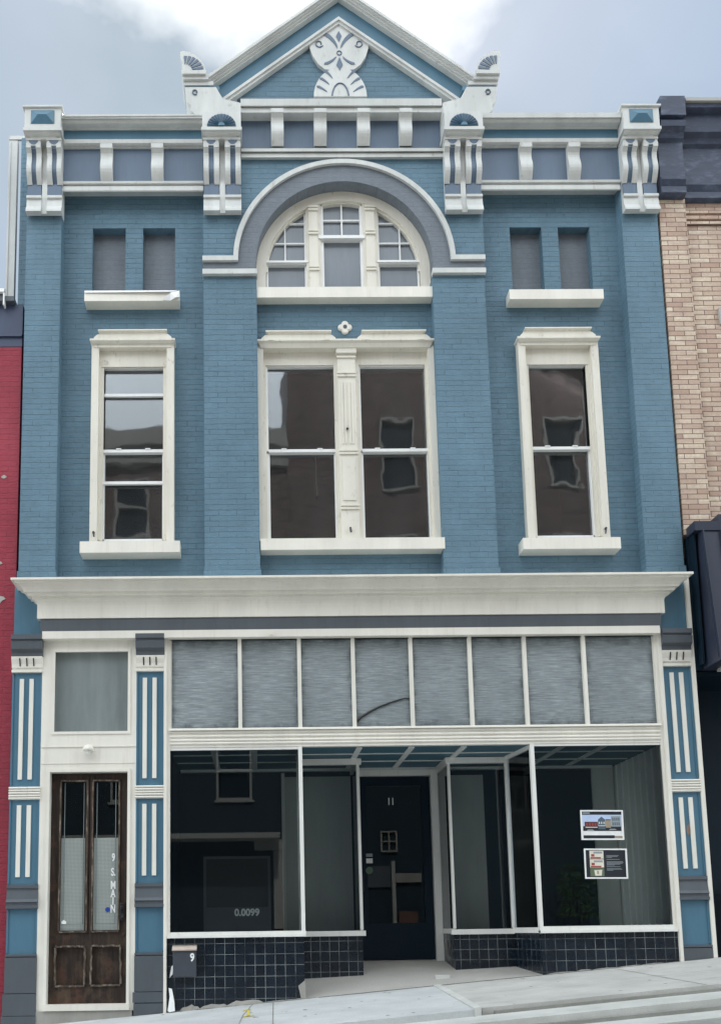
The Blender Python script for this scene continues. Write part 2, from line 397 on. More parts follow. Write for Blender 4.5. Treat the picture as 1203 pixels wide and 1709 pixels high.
def zc(z, p): return .95 + (z - .95) * (1 - p/10.45)      # height read on the front plane -> real height p metres in front of it
def xc(x, p): return 2.75 + (x - 2.75) * (1 - p/10.45)
def arc(cx, cz, r, a0, a1, n=24): return [(cx+r*math.cos(math.radians(a0+(a1-a0)*i/n)), cz+r*math.sin(math.radians(a0+(a1-a0)*i/n))) for i in range(n+1)]
def text(body, name, mat, parent, x, y, z, size, bold=0, sx=1.0):
    """upright letters on a wall facing the street, centred on x and z"""
    cu = bpy.data.curves.new(name, 'FONT'); cu.body = body; cu.size = size; cu.extrude = .0015; cu.offset = bold
    cu.align_x = 'CENTER'; cu.align_y = 'CENTER'
    tmp = bpy.data.objects.new('tmp', cu); COL.objects.link(tmp)
    bpy.context.view_layer.update()
    me = bpy.data.meshes.new_from_object(tmp.evaluated_get(bpy.context.evaluated_depsgraph_get()))
    bpy.data.objects.remove(tmp)
    me.transform(Matrix.Translation((x, y, z)) @ Matrix.Rotation(math.radians(90), 4, 'X') @ Matrix.Diagonal((sx, 1, 1, 1)))
    off = Vector((0,0,0)); p = parent
    while p is not None: off += p.location; p = p.parent
    me.transform(Matrix.Translation(-off)); me.name = name
    me.materials.clear(); me.materials.append(M[mat])
    o = bpy.data.objects.new(name, me); COL.objects.link(o); o.parent = parent
    return o

def gz(x, y=0): return -.048 + .0835*x + .02*y            # the sloping street

# ================================================================== BLUE BUILDING
T = thing('commercial_building', 'three storey blue painted brick shop building with cream trim and pointed pediment', 'building', (3.86, 0, gz(3.86)))

# --- upper walls
HL = [(.84, 1.24, 8.49, 9.44), (1.45, 1.84, 8.49, 9.44), (.865, 1.835, 5.36, 7.86)]
HR = [(5.92, 6.31, 8.49, 9.43), (6.51, 6.90, 8.49, 9.43), (5.915, 6.87, 5.36, 7.86)]
w = MB()
w.wall(.08, 2.3, 4.6, 10.45, .165, .40, HL)
w.wall(5.4, 7.67, 4.6, 10.45, .165, .40, HR)
w.wall(2.70, 5.03, 4.6, 8.60, .15, .40, [(2.82, 4.915, 5.38, 7.88)])
# spandrel with the half-round opening
cxA, czA = 3.872, 8.86
poly = [(2.19, 8.66), (2.60, 8.66), (2.60, czA)] + [(cxA-1.27*math.cos(a), czA+1.27*math.sin(a)) for a in [math.pi*i/40 for i in range(41)]] + [(5.14, czA), (5.14, 8.66), (5.54, 8.66), (5.54, 10.25), (2.19, 10.25)]
L2 = [(2.19, 8.66), (2.602, 8.66)] + [(cxA-1.27*math.cos(math.pi*i/40), czA+1.27*math.sin(math.pi*i/40)) for i in range(21)] + [(cxA, 10.25), (2.19, 10.25)]
w.xz(L2, 0, .3); w.xz([(2*cxA-x, z) for x, z in L2][::-1], 0, .3)
# the rest of the house behind the front
w.box(.09, .36, .40, 14, -1.0, 9.0); w.box(7.40, 7.66, .40, 14, -.6, 10.6)
w.box(-.10, .30, .36, 9, 8.2, 10.85)
w.box(.36, 7.40, 13.7, 14, -1, 10.3)
w.box(-.02, 7.66, .5, 14, 10.2, 10.4)
w.box(.08, 2.2, .40, .5, 7.9, 8.6); w.box(5.5, 7.66, .40, .5, 7.9, 8.6)
w.xz([(2.45, 10.4), (5.30, 10.4), (5.30, 11.0), (3.872, 12.1), (2.45, 11.0)], .12, .35)
wall = w.build('brick_wall', 'blue_brick', T)
for x0, x1, z0 in ((.08, .495, 4.89), (2.19, 2.82, 4.89), (4.915, 5.54, 4.89), (7.235, 7.67, 4.89)):
    corner = x0 < 1 or x1 > 7
    top = 10.6 if corner else 8.66
    m = MB().box(x0, x1, 0, .3, z0, top)
    m.box(x0-.012, x1+.012, -.02, .12, 4.88, 5.02)
    m.build('pilaster', 'blue_brick', T)

# --- blind windows
for h in HL[:2] + HR[:2]:
    b = B(h[0], h[1], .285, .39, h[2], h[3]).build('blind_window', 'grey_brick', T)
sl = MB().box(.78, 1.90, -.0, .25, 8.36, 8.485)
sl.mat(1)
sl.add([(1.70, -.004, 8.37), (1.80, -.035, 8.44), (1.905, -.006, 8.487), (1.91, -.01, 8.40), (1.86, -.05, 8.365), (1.80, -.01, 8.352)], [(0,1,5), (1,2,4), (1,4,5), (2,3,4)])
sl.add([(.78, -.006, 8.49), (1.88, -.006, 8.49), (1.9, .1, 8.5), (.78, .1, 8.492), (1.84, -.03, 8.455), (.79, -.012, 8.46)], [(0,1,2,3), (5,4,1,0)])
o = sl.build('window_sill', ['cream', 'white'], T); o['label'] = 'cream sill with peeling torn metal cover'
B(5.83, 6.955, -.0, .25, 8.36, 8.485).build('window_sill', 'cream', T)

# --- single sash windows
def sash_window(x0, x1, zs, storm):
    """x0..x1 brick opening, frame with hood, two sashes"""
    f = MB()
    yf = .06
    f.box(x0, x0+.085, yf, .30, 5.40, 7.86); f.box(x1-.085, x1, yf, .30, 5.40, 7.86)
    f.box(x0+.085, x1-.085, .13, .28, 7.60, 7.82)                       # head board
    f.box(x0+.085, x1-.085, .15, .28, 5.40, 5.44)
    f.box(x0+.105, x0+.135, .14, .30, 5.44, 7.64); f.box(x1-.135, x1-.105, .14, .30, 5.44, 7.64)
    f.box(x0+.085, x0+.105, .11, .30, 5.44, 7.60); f.box(x1-.105, x1-.085, .11, .30, 5.44, 7.60)
    fr = f.build('window', 'cream_old', T)
    hd = MB()
    hd.cornice([(0, 7.80), (.0, 7.835), (.02, 7.84), (.045, 7.862), (.045, 7.885)], x0+.03, x1-.03, .3, .052)
    xa, xb = x0+.02, x1-.02
    cap = [(xa, 7.885), (xb, 7.885), (xb-.01, 7.92), (xb-.05, 7.955), (xb-.09, 7.965), (xb-.09, 7.985), (xa+.09, 7.985), (xa+.09, 7.965), (xa+.05, 7.955), (xa+.01, 7.92)]
    hd.xz(cap, .035, .3)
    hd.cornice([(0, 7.968), (.03, 7.985), (.03, 8.0)], xa+.09, xb-.09, .3, .035)
    for q in (xa+.12, xb-.12): hd.box(q-.035, q+.035, .006, .1, 7.868, 7.892)
    hd.build('window_hood', 'cream_old', fr)
    B(x0-.09, x1+.075, -.035, .3, 5.225, 5.36).build('window_sill', 'cream', fr)
    gx0, gx1 = x0+.135, x1-.135
    zm = 6.55
    up = MB().box(gx0-.03, gx0, .16, .22, zm, 7.64).box(gx1, gx1+.03, .16, .22, zm, 7.64).box(gx0, gx1, .16, .22, 7.595, 7.64).box(gx0, gx1, .155, .22, zm-.018, zm+.018)
    up.build('upper_sash', 'white', fr)
    lo = MB().box(gx0-.03, gx0+.012, .18, .24, 5.44, zm-.02).box(gx1-.012, gx1+.03, .18, .24, 5.44, zm-.02).box(gx0, gx1, .18, .24, 5.44, 5.475)
    for q in (gx0+.18, gx1-.18): B(q-.03, q+.03, .145, .17, zm+.019, zm+.029).build('sash_lock', 'white', fr)
    if storm:
        for z in (7.26, 6.16): B(gx0, gx1, .165, .20, z-.017, z+.017).build('storm_bar', 'white', fr)
    lo.build('lower_sash', 'white', fr)
    B(gx0, gx1, .205, .210, zm, 7.6).build('pane', 'glass_old', fr)
    B(gx0, gx1, .225, .230, 5.46, zm-.01).build('pane', 'glass_old', fr)
    return fr
WL = sash_window(.865, 1.835, 0, True)
WR = sash_window(5.915, 6.87, 0, False)
# pale blind pulled a little way down behind the left window's top light
B(1.01, 1.69, .26, .265, 7.26, 7.6).build('roller_blind', 'greywall', WL)
MB().lathe([(.012, -.02), (.016, 0), (.01, .02)], (.915, .05, 5.50), 'y', 8).tube([(.915, .03, 5.50), (.925, .02, 5.44)], .009).build('sash_hook', 'black', WL)
MB().lathe([(.012, -.02), (.016, 0), (.01, .02)], (6.815, .05, 5.50), 'y', 8).tube([(6.815, .03, 5.50), (6.80, .02, 5.43)], .009).build('sash_hook', 'black', WR)

# --- double window in the middle
f = MB(); x0, x1 = 2.82, 4.915
f.box(x0, x0+.07, .09, .40, 5.40, 7.86); f.box(x1-.07, x1, .09, .40, 5.40, 7.86)
f.box(x0+.07, 3.77, .18, .36, 7.64, 7.82); f.box(3.98, x1-.07, .18, .36, 7.64, 7.82)
f.box(x0+.07, 3.77, .2, .36, 5.40, 5.45); f.box(3.98, x1-.07, .2, .36, 5.40, 5.45)
for a, b in ((x0+.07, x0+.095), (3.725, 3.77), (3.98, 4.025), (x1-.095, x1-.07)): f.box(a, b, .16, .36, 5.45, 7.64)
CW = f.build('window', 'cream_old', T); CW['label'] = 'double sash window under the arch'
mu = MB().box(3.77, 3.98, .12, .40, 5.40, 7.84)
for z in (5.80, 5.84, 6.48, 6.52, 7.46, 7.50, 7.70, 7.74): mu.box(3.762, 3.988, .105, .12, z-.011, z+.011)
for x in (3.815, 3.85, 3.90, 3.935): mu.box(x-.010, x+.010, .112, .12, 6.60, 7.38)
mu.box(3.80, 3.95, .110, .12, 5.90, 6.42)
mu.box(3.755, 3.995, .09, .16, 7.74, 7.84)
mu.build('mullion', 'cream_old', CW)
MB().lathe([(.014, -.012), (.014, 0)], (3.865, .105, 6.78), 'y', 10).build('bolt_head', 'black', CW)
MB().tube([(3.87, .10, 5.56), (3.875, .085, 5.50)], .012).build('sash_hook', 'black', CW)
hd = MB()
hd.cornice([(0, 7.80), (.02, 7.845), (.045, 7.865), (.045, 7.885)], x0+.04, x1-.04, .36, .082)
for a, b in ((2.86, 3.76), (4.0, 4.885)):
    cap = [(a, 7.885), (b, 7.885), (b-.01, 7.92), (b-.05, 7.955), (b-.09, 7.965), (b-.09, 7.985), (a+.09, 7.985), (a+.09, 7.965), (a+.05, 7.955), (a+.01, 7.92)]
    hd.xz(cap, .07, .36); hd.cornice([(0, 7.968), (.03, 7.985), (.03, 8.0)], a+.09, b-.09, .36, .07)
    for q in (a+.12, b-.12): hd.box(q-.035, q+.035, .03, .12, 7.868, 7.892)
hd.build('window_hood', 'cream_old', CW)
B(2.83, 4.935, -.012, .35, 5.25, 5.385).build('window_sill', 'cream', CW)
for a, b in ((2.94, 3.725), (4.045, 4.825)):
    zm = 6.56
    MB().box(a-.025, a, .2, .27, zm, 7.66).box(b, b+.025, .2, .27, zm, 7.66).box(a, b, .2, .27, 7.625, 7.66).box(a, b, .195, .27, zm-.018, zm+.018).build('upper_sash', 'white', CW)
    lo = MB().box(a-.025, a+.012, .22, .29, 5.45, zm-.02).box(b-.012, b+.025, .22, .29, 5.45, zm-.02).box(a, b, .22, .29, 5.45, 5.485)
    for q in (a+.18, b-.18): B(q-.03, q+.03, .19, .21, zm+.019, zm+.029).build('sash_lock', 'white', CW)
    lo.build('lower_sash', 'white', CW)
    B(a, b, .245, .250, zm, 7.63).build('pane', 'glass_old', CW)
    B(a, b, .265, .270, 5.47, zm-.01).build('pane', 'glass_old', CW)
MB().tube([(3.50, .3, 6.52), (3.50, .3, 6.2), (3.505, .3, 6.05)], .006, 6).build('blind_cord', 'paper', CW)

# quatrefoil boss
q = MB()
for a in range(4): q.lathe([(.0, -.03), (.03, -.03), (.042, -.015), (.042, .0)], (3.872+.043*math.cos(a*math.pi/2), .15, 8.095+.043*math.sin(a*math.pi/2)), 'y', 16)
q.mat(1).lathe([(.0, -.036), (.024, -.036), (.024, 0)], (3.872, .15, 8.095), 'y', 12)
q.build('quatrefoil_boss', ['cream', 'grey_stone'], T)

# --- arch
a = MB()
a.ring(cxA, czA, 1.055, 1.27, 0, math.pi, -.012, .30, 56)
a.box(2.19, 2.815, -.012, .15, 8.735, czA); a.box(4.93, 5.54, -.012, .15, 8.735, czA)
a.box(2.602, 2.816, .0, .3, 8.66, 8.735); a.box(4.928, 5.142, .0, .3, 8.66, 8.735)
a.build('archivolt', 'grey_brick', T)
a = MB()
a.ring(cxA, czA, 1.268, 1.325, 0, math.pi, -.05, .06, 56)
a.box(2.18, 2.604, -.052, .055, 8.845, 8.905); a.box(5.14, 5.55, -.052, .055, 8.845, 8.905)
a.box(2.18, 2.83, -.05, .06, 8.672, 8.735); a.box(4.915, 5.55, -.05, .06, 8.672, 8.735)
a.build('arch_moulding', 'cream_high', T)
f = MB()
f.ring(cxA, czA, .935, 1.053, 0, math.pi, .15, .32, 48)
f.ring(cxA, czA, .915, .95, 0, math.pi, .18, .30, 48)
f.box(cxA-1.053, cxA-.935, .15, .32, 8.53, czA); f.box(cxA+.935, cxA+1.053, .15, .32, 8.53, czA)
f.box(cxA-.935, cxA+.935, .17, .32, 8.53, 8.60)
def lim(x, R=.93): return czA + math.sqrt(max(0, R*R-(x-cxA)**2))
for c in (3.52, 4.212):
    f.xz([(c-.09, 8.60), (c+.09, 8.60), (c+.09, lim(c+.09)+.05), (c-.09, lim(c-.09)+.05)], .165, .32)
    f.xz([(c-.055, 8.62), (c+.055, 8.62), (c+.055, lim(c+.05)), (c-.055, lim(c-.05))], .145, .165)
    for z in (8.86, 8.90, 9.34, 9.38, 9.66, 9.70): f.box(c-.062, c+.062, .128, .146, z-.011, z+.011)
# spandrels of the middle light
f.xz([(3.61, 9.62)] + [(3.61+.02, 9.75)] + [(3.63+.48*i/12, 9.76+.05*math.sin(math.pi*i/12)) for i in range(13)] + [(4.122, 9.62), (4.122, lim(4.12)+.02)] + [(4.122-.512*i/8, lim(4.122-.512*i/8)+.03) for i in range(1, 9)], .18, .30)
AW = f.build('window', 'cream_old', T); AW['label'] = 'half-round arched window of three lights'
B(2.822, 4.93, .02, .35, 8.41, 8.545).build('window_sill', 'cream', AW)
s = MB()
# side lights
def sidelight(xa, xb, xv):
    s.box(xa, xb, .175, .25, 8.955, 8.99); s.box(xa-.015, xb+.02, .155, .2, 8.968, 8.993)
    s.box(xa, xa+.02, .2, .26, 8.60, 8.96); s.box(xb-.02, xb, .2, .26, 8.60, 8.96)
    inner = xb if xb < cxA else xa
    s.box(inner-.02, inner+.02, .2, .26, 8.99, lim(inner, .92))
    s.box(xv-.008, xv+.008, .2, .23, 8.99, lim(xv, .93))
    for z in (9.255, 9.52):
        h = math.sqrt(.93**2-(z-czA)**2)
        l, r = (max(xa, cxA-h), xb) if xb < cxA else (xa, min(xb, cxA+h))
        s.box(l, r, .203, .228, z-.008, z+.008)
sidelight(2.945, 3.43, 3.175); sidelight(4.302, 4.80, 4.575)
s.box(3.58, 4.15, .15, .25, 9.285, 9.325); s.box(3.61, 3.645, .19, .26, 8.6, 9.79); s.box(4.09, 4.122, .19, .26, 8.6, 9.79)
s.box(3.863, 3.881, .2, .23, 9.32, 9.80); s.box(3.64, 4.09, .203, .228, 9.555, 9.573)
s.build('sash', 'white', AW)
def lightpane(xa, xb, z0, z1=None, R=.94):
    if z1: pts = [(xa, z0), (xb, z0), (xb, z1), (xa, z1)]
    else: pts = [(xa, z0), (xb, z0)] + [(xb+(xa-xb)*i/16, lim(xb+(xa-xb)*i/16, R)) for i in range(17)]
    MB().xz(pts, .235, .24).build('pane', 'blindglass', AW)
lightpane(2.94, 3.43, 8.60); lightpane(3.61, 4.13, 8.60, 9.84); lightpane(4.30, 4.81, 8.60)

# --- cornice bays either side
SB = [(0, 0), (.0, .0)]
def s_profile(zb, zt, yb, p_top, p_bot):
    """S-shaped bracket section in (y, z)"""
    h = zt-zb; pts = [(yb, zb), (yb-p_bot, zb)]
    for i in range(13):
        u = i/12
        p = p_bot + (p_top-p_bot)*(3*u*u-2*u**3) + .035*math.sin(u*math.pi*2-.6)*(1 if u < .98 else 0)
        pts.append((yb-max(p, .012), zb+h*u*.86))
    pts += [(yb-p_top-.012, zb+h*.87), (yb-p_top-.012, zt), (yb, zt)]
    return pts
def bay(xa, xb, brackets, zl):
    fz = B(xa, xb, -.0, .3, zc(9.90, .03), zc(10.40, .03)).build('frieze', 'friezegrey', T)
    for x in brackets: MB().yz(s_profile(zc(9.93, .04), zc(10.385, .04), .0, .095, .045), x-.072, x+.072).build('frieze_bracket', 'cream_high', fz)
    lo = MB().yz([(.165, 9.87), (.05, 9.83), (.0, 9.79), (-.02, 9.775), (-.03, 9.785), (-.028, zc(9.868, .03)), (-.012, zc(9.88, .02)), (-.045, zc(9.905, .045)), (-.05, zc(9.935, .05)), (.05, zc(9.945, .05)), (.165, 9.95)], xa, xb)
    lo.build('architrave', 'cream_high', T)
    up = MB().cornice([(.0, zc(10.37, .01)), (.02, zc(10.375, .02)), (.025, zc(10.40, .025)), (.05, zc(10.415, .05)), (.075, zc(10.45, .075)), (.08, zc(10.50, .08)), (0, zc(10.505, .08))], xa, xb, .12, 0, False, False)
    up.build('bed_moulding', 'cream_high', T)
    B(xa, xb, -.06, .2, zc(10.49, .08), zc(10.62, .06)).build('fascia_band', 'blue', T)
    co = MB().cornice([(.0, zc(10.625, .065)), (.07, zc(10.627, .07)), (.075, zc(10.645, .075)), (.10, zc(10.67, .10)), (.15, zc(10.715, .15)), (.17, zc(10.75, .17)), (.175, zc(10.765, .175)), (.165, zc(10.77, .175)), (.20, zc(10.785, .2)), (.205, zc(zl, .205)), (-.2, zc(zl, .205)+.01)], xa, xb, .3, 0, False, False)
    co.build('parapet_cornice', 'cream_high', T)
bay(.495, 2.195, (1.035, 1.645), 10.84)
bay(5.545, 7.235, (6.095, 6.68), 10.85)
# flashing lifted off the left parapet
MB().add([(.55, -.215, zc(10.80, .2)), (2.19, -.212, zc(10.81, .2)), (2.19, -.1, zc(10.86, .2)), (.55, -.1, zc(10.885, .2)), (.53, -.235, zc(10.82, .2))], [(0,1,2,3), (0,3,4)]).build('roof_flashing', 'white', T)
# middle bay
fz = B(2.655, 5.09, .02, .3, zc(10.34, .0), zc(10.90, .05)).build('frieze', 'friezegrey', T)
for x in (3.095, 3.615, 4.14, 4.65): MB().yz(s_profile(zc(10.37, .0), zc(10.87, .1), .02, .16, .05), x-.075, x+.075).build('frieze_bracket', 'cream_high', fz)
MB().cornice([(.01, zc(10.235, .02)), (.05, zc(10.25, .05)), (.05, zc(10.30, .05)), (.03, zc(10.31, .03)), (.075, zc(10.335, .08)), (.08, zc(10.37, .08)), (0, zc(10.38, .03))], 2.655, 5.10, .12, 0, False, False).build('architrave', 'cream_high', T)
MB().cornice([(.0, zc(10.855, .1)), (.10, zc(10.86, .1)), (.10, zc(10.925, .1)), (.07, zc(10.93, .1)), (.07, zc(10.945, .1)), (.13, zc(10.955, .13)), (.14, zc(11.05, .14)), (0, zc(11.06, .14))], 2.655, 5.09, .12, 0, False, False).build('pediment_base', 'cream_high', T)

# --- consoles
def console(xa, xb, kind):
    p = .235
    zt = {'corner': 10.95, 'fan': 10.87}[kind]
    m = MB()
    z0, z1 = zc(10.655, p), zc(zt, p)
    m.box(xa, xb, -p, .30, z0, z1)
    if kind == 'corner': m.cornice([(.0, z1-.03), (.022, z1-.022), (.022, z1), (.0, z1+.012)], xa, xb, .3, -p)
    m.cornice([(-.06, zc(10.50, .17)), (-.055, zc(10.54, .18)), (-.035, zc(10.56, .2)), (-.015, zc(10.575, .21)), (-.01, zc(10.60, .22)), (.012, zc(10.62, .24)), (.012, z0+.001)], xa, xb, .3, -p)
    m.box(xa+.01, xb-.01, -.035, .10, zc(9.50, .03), zc(10.52, .17))
    xm = (xa+xb)/2
    base = m.build('console_block', 'cream_high', T)
    mid = MB().box(xm-.032, xm+.032, -.055, -.03, zc(9.50, .05), zc(10.52, .12)).build('centre_rib', 'cream_high', base)
    # panel on the block face
    if kind == 'corner':
        a, b = xa+.075, xb-.075; c, d = z0+.055, z1-.055
        MB().add([(a,-p-.004,c),(b,-p-.004,c),(b,-p-.004,d),(a,-p-.004,d),(a+.09,-p-.045,(c+d)/2),(b-.09,-p-.045,(c+d)/2)], [(0,1,5,4),(1,2,5),(2,3,4,5),(3,0,4)]).build('faceted_panel', 'blue', base)
    else:
        pm = MB().mat(1); cz = z0+.015; R = .172
        pm.xz([(xm-R, cz)] + [(xm+R*math.cos(math.pi*(1-i/20)), cz+.95*R*math.sin(math.pi*(1-i/20))) for i in range(21)], -p-.006, -p+.02)
        pm.mat(0)
        for i in range(13):
            a0 = math.pi*(i+.5)/13
            u, v = math.cos(a0), math.sin(a0); n0, n1 = .045, R*.97
            pm.add([(xm+u*n0-v*.003, -p-.007, cz+v*n0*.95+u*.003), (xm+u*n0+v*.003, -p-.007, cz+v*n0*.95-u*.003), (xm+u*n1+v*.006, -p-.007, cz+v*n1*.95-u*.006), (xm+u*n1-v*.006, -p-.007, cz+v*n1*.95+u*.006), (xm+u*n0, -p-.02, cz+v*n0*.95), (xm+u*n1, -p-.02, cz+v*n1*.95)],
                   [(0,4,5,3), (4,1,2,5), (3,5,2)])
        pm.xz(arc(xm, cz, .04, 0, 180, 10), -p-.02, -p)
        pm.build('fan_panel', ['blue', 'friezegrey'], base)
    # scrolled brackets, two reeded strips each
    for s0, s1 in ((xa+.005, xm-.033), (xm+.033, xb-.005)):
        b = MB(); wd = s1-s0
        zt2, zb2 = zc(10.41, .14), zc(9.87, .05)
        prof = s_profile(zb2, zt2+.02, -.03, .125, .035)
        b.yz(prof, s0+.002, s0+wd*.34); b.yz(prof, s1-wd*.34, s1-.002)
        b.box(s0, s1, -.175, -.03, zc(10.47, .15), zc(10.51, .16))
        b.box(s0+.006, s1-.006, -.165, -.03, zc(10.405, .15), zc(10.47, .15))
        # flared foot
        zf0, zf1 = zc(9.50, .06), zc(9.72, .05)
        b.yz([(-.03, zf0), (-.11, zf0), (-.105, zf0+.03), (-.075, zf0+.09), (-.062, zf1-.035), (-.085, zf1-.03), (-.085, zf1), (-.03, zf1)], s0, s1)
        b.mat(1)
        b.yz([(y+.018 if y < -.05 else y, z) for y, z in prof], s0+wd*.34, s1-wd*.34)
        b.box(s0+.008, s1-.008, -.06, -.03, zf1, zb2)
        b.xz([(s0+wd/2+.055*math.cos(math.pi*(1+i/10)), zc(10.468, .15)+.05*math.sin(math.pi*(1+i/10))) for i in range(11)], -.168, -.16)
        b.build('scroll_bracket', ['cream_high', 'friezegrey'], base)
console(.085, .515, 'corner'); console(2.195, 2.655, 'fan'); console(5.09, 5.55, 'fan'); console(7.24, 7.675, 'corner')

# --- pediment
AX, AZ, SL = 3.872, 12.455, .785
tri = MB().xz([(2.55, zc(11.04, 0)), (5.19, zc(11.04, 0)), (AX, AZ-.38)], .0, .30); tri.build('tympanum', 'blue_brick', T)
def raked(offs, ys, mat, name, zb):
    m = MB()
    for (o0, o1), y in zip(offs, ys):
        for sg in (-1, 1):
            xe1 = (AZ-o1-zb)/SL; xe0 = (AZ-o0-zb)/SL
            m.xz([(AX, AZ-o0), (AX+sg*xe0, zb), (AX+sg*xe1, zb), (AX, AZ-o1)], -y, .2)
    return m.build(name, mat, T)
raked([(0, .04), (.04, .06), (.06, .085), (.085, .11)], (.19, .17, .145, .12), 'cream_high', 'raking_cornice', 11.13)
raked([(.11, .36)], (.05,), 'blue', 'raking_frieze', 10.90)
raked([(.345, .385), (.385, .425)], (.085, .065), 'cream_high', 'raking_moulding', 10.95)
# carved ornament
orn = MB()
zb = zc(11.05, .02); cx = AX
up = [(cx-.05, 11.40), (cx-.18, 11.41), (cx-.26, 11.48), (cx-.325, 11.59), (cx-.36, 11.71), (cx-.36, 11.80), (cx-.335, 11.845), (cx, 12.075)]
sh = up + [(2*cx-x, z) for x, z in up[::-1][1:]]
orn.xz(sh, -.045, .01)
lowp = [(cx-.325, zb)] + [(cx-.325*math.cos(math.radians(v)), zb+.40*math.sin(math.radians(v))) for v in range(10, 180, 10)] + [(cx+.325, zb)]
orn.xz(lowp, -.05, .01)
orn.build('carved_ornament', 'cream_high', T)
ct = MB()
def leafp(x, z, ang, ln, wd, bend=0, y=-.056):
    ca, sa = math.cos(math.radians(ang)), math.sin(math.radians(ang)); L_, R_ = [], []
    for i in range(9):
        u = i/8; c = bend*u*u; hw = wd*(.15+.85*u) if u < .88 else wd*(1-u)/.12*1.0
        px, pz = x+ca*ln*u - sa*c, z+sa*ln*u + ca*c
        L_.append((px-sa*hw, pz+ca*hw)); R_.append((px+sa*hw, pz-ca*hw))
    ct.xz(L_ + R_[::-1][:-1], y, y+.012)
for s_ in (-1, 1):
    def mir(a): return a if s_ > 0 else 180-a
    leafp(cx+s_*.02, 11.70, mir(76), .25, .034, -s_*.11, -.052)
    leafp(cx+s_*.04, 11.585, mir(-58), .17, .024, s_*.07, -.052)
    for k, (dx, dz, an) in enumerate(((.09, .245, 60), (.13, .16, 50), (.16, .06, 44))): leafp(cx+s_*dx, zb+dz, mir(an), .15, .019, -s_*.03)
    th = [math.radians(a) for a in range(-150, 230, 20)]
    ct.tube([(cx+s_*.245+s_*(.052-.0016*i)*math.cos(t_), -.048, 11.765+(.052-.0016*i)*math.sin(t_)) for i, t_ in enumerate(th)], .008, 5)
ct.xz([(cx, 11.79), (cx-.034, 11.87), (cx, 11.94), (cx+.034, 11.87)], -.052, -.04)
ct.xz([(cx, 11.575), (cx-.036, 11.47), (cx, 11.39), (cx+.036, 11.47)], -.058, -.04)
ct.tube([(cx+.028*math.cos(i*math.pi/6), -.048, 11.635+.028*math.sin(i*math.pi/6)) for i in range(13)], .007, 5)
ct.tube([(cx-.10, -.052, zb+.01)] + [(cx-.10+.1*(i/8)**1.6, -.052, zb+.01+.17*math.sin(math.pi/2*i/8)) for i in range(1, 9)] + [(cx+.10-.1*((8-i)/8)**1.6, -.052, zb+.01+.17*math.sin(math.pi/2*(8-i)/8)) for i in range(1, 9)], .010, 5)
ct.build('ornament_cuts', 'friezegrey', T)
# shell corners with return cornice and scroll block
def corner(sg, name='shell_corner'):
    X = lambda x: x if sg < 0 else 2*AX - x
    def PL(m, pts, y0, y1):
        q = [(X(x), z) for x, z in pts]; m.xz(q if sg < 0 else q[::-1], y0, y1)
    m = MB()
    PL(m, [(1.945, 11.215), (2.25, 11.215), (2.24, 11.17), (1.955, 11.17)], -.23, .2)
    PL(m, [(1.955, 11.17), (2.27, 11.17), (2.27, 11.125), (1.965, 11.125)], -.20, .2)
    PL(m, [(1.97, 11.125), (2.33, 11.125), (2.33, 11.075), (1.975, 11.075)], -.17, .2)
    PL(m, [(1.985, 11.015), (2.36, 11.015), (2.44, 10.86), (2.655, 10.80), (2.655, 10.66), (2.20, 10.655), (2.16, 10.60), (2.115, 10.60), (2.10, 10.66), (2.055, 10.70), (2.06, 10.77), (2.015, 10.82), (2.005, 10.92)], -.20, .2)
    b = m.build(name, 'cream_high', T)
    mm = MB(); PL(mm, [(1.985, 11.075), (2.40, 11.075), (2.40, 11.015), (1.985, 11.015)], -.15, .2); mm.build('return_frieze', 'blue', b)
    sh = MB()
    PL(sh, [(1.955, 11.215), (1.96, 11.33), (1.93, 11.45), (1.935, 11.495), (1.96, 11.51), (2.04, 11.495), (2.12, 11.45), (2.18, 11.385), (2.22, 11.31), (2.245, 11.215)], -.20, .0)
    sh.mat(1)
    for i in range(6):
        a0 = math.radians(10+i*15.5); u, v = math.cos(a0), math.sin(a0)
        r0, r1 = .09, .225-.006*i
        pts = [(1.985+u*r0-v*.005, 11.24+v*r0+u*.005), (1.985+u*r0+v*.005, 11.24+v*r0-u*.005), (1.985+u*r1+v*.019, 11.24+v*r1-u*.019), (1.985+u*r1-v*.019, 11.24+v*r1+u*.019)]
        PL(sh, pts, -.208, -.195)
    sh.build('shell', ['cream_high', 'friezegrey'], b)
    th = [math.radians(v) for v in range(-120, 230, 20)]
    MB().tube([(X(2.11+(.036-.001*i)*math.cos(t_)*-1), -.205, 10.945+(.036-.001*i)*math.sin(t_)) for i, t_ in enumerate(th)], .009, 5).build('scroll', 'friezegrey', b)
corner(-1); corner(1)

# downspout and odd bits on the left edge
MB().box(-.26, -.155, .38, .46, 8.53, 10.86).box(-.26, -.06, .37, .40, 10.84, 10.89).box(-.245, -.235, .372, .38, 8.6, 10.8).build('downspout', 'cream_high', T)

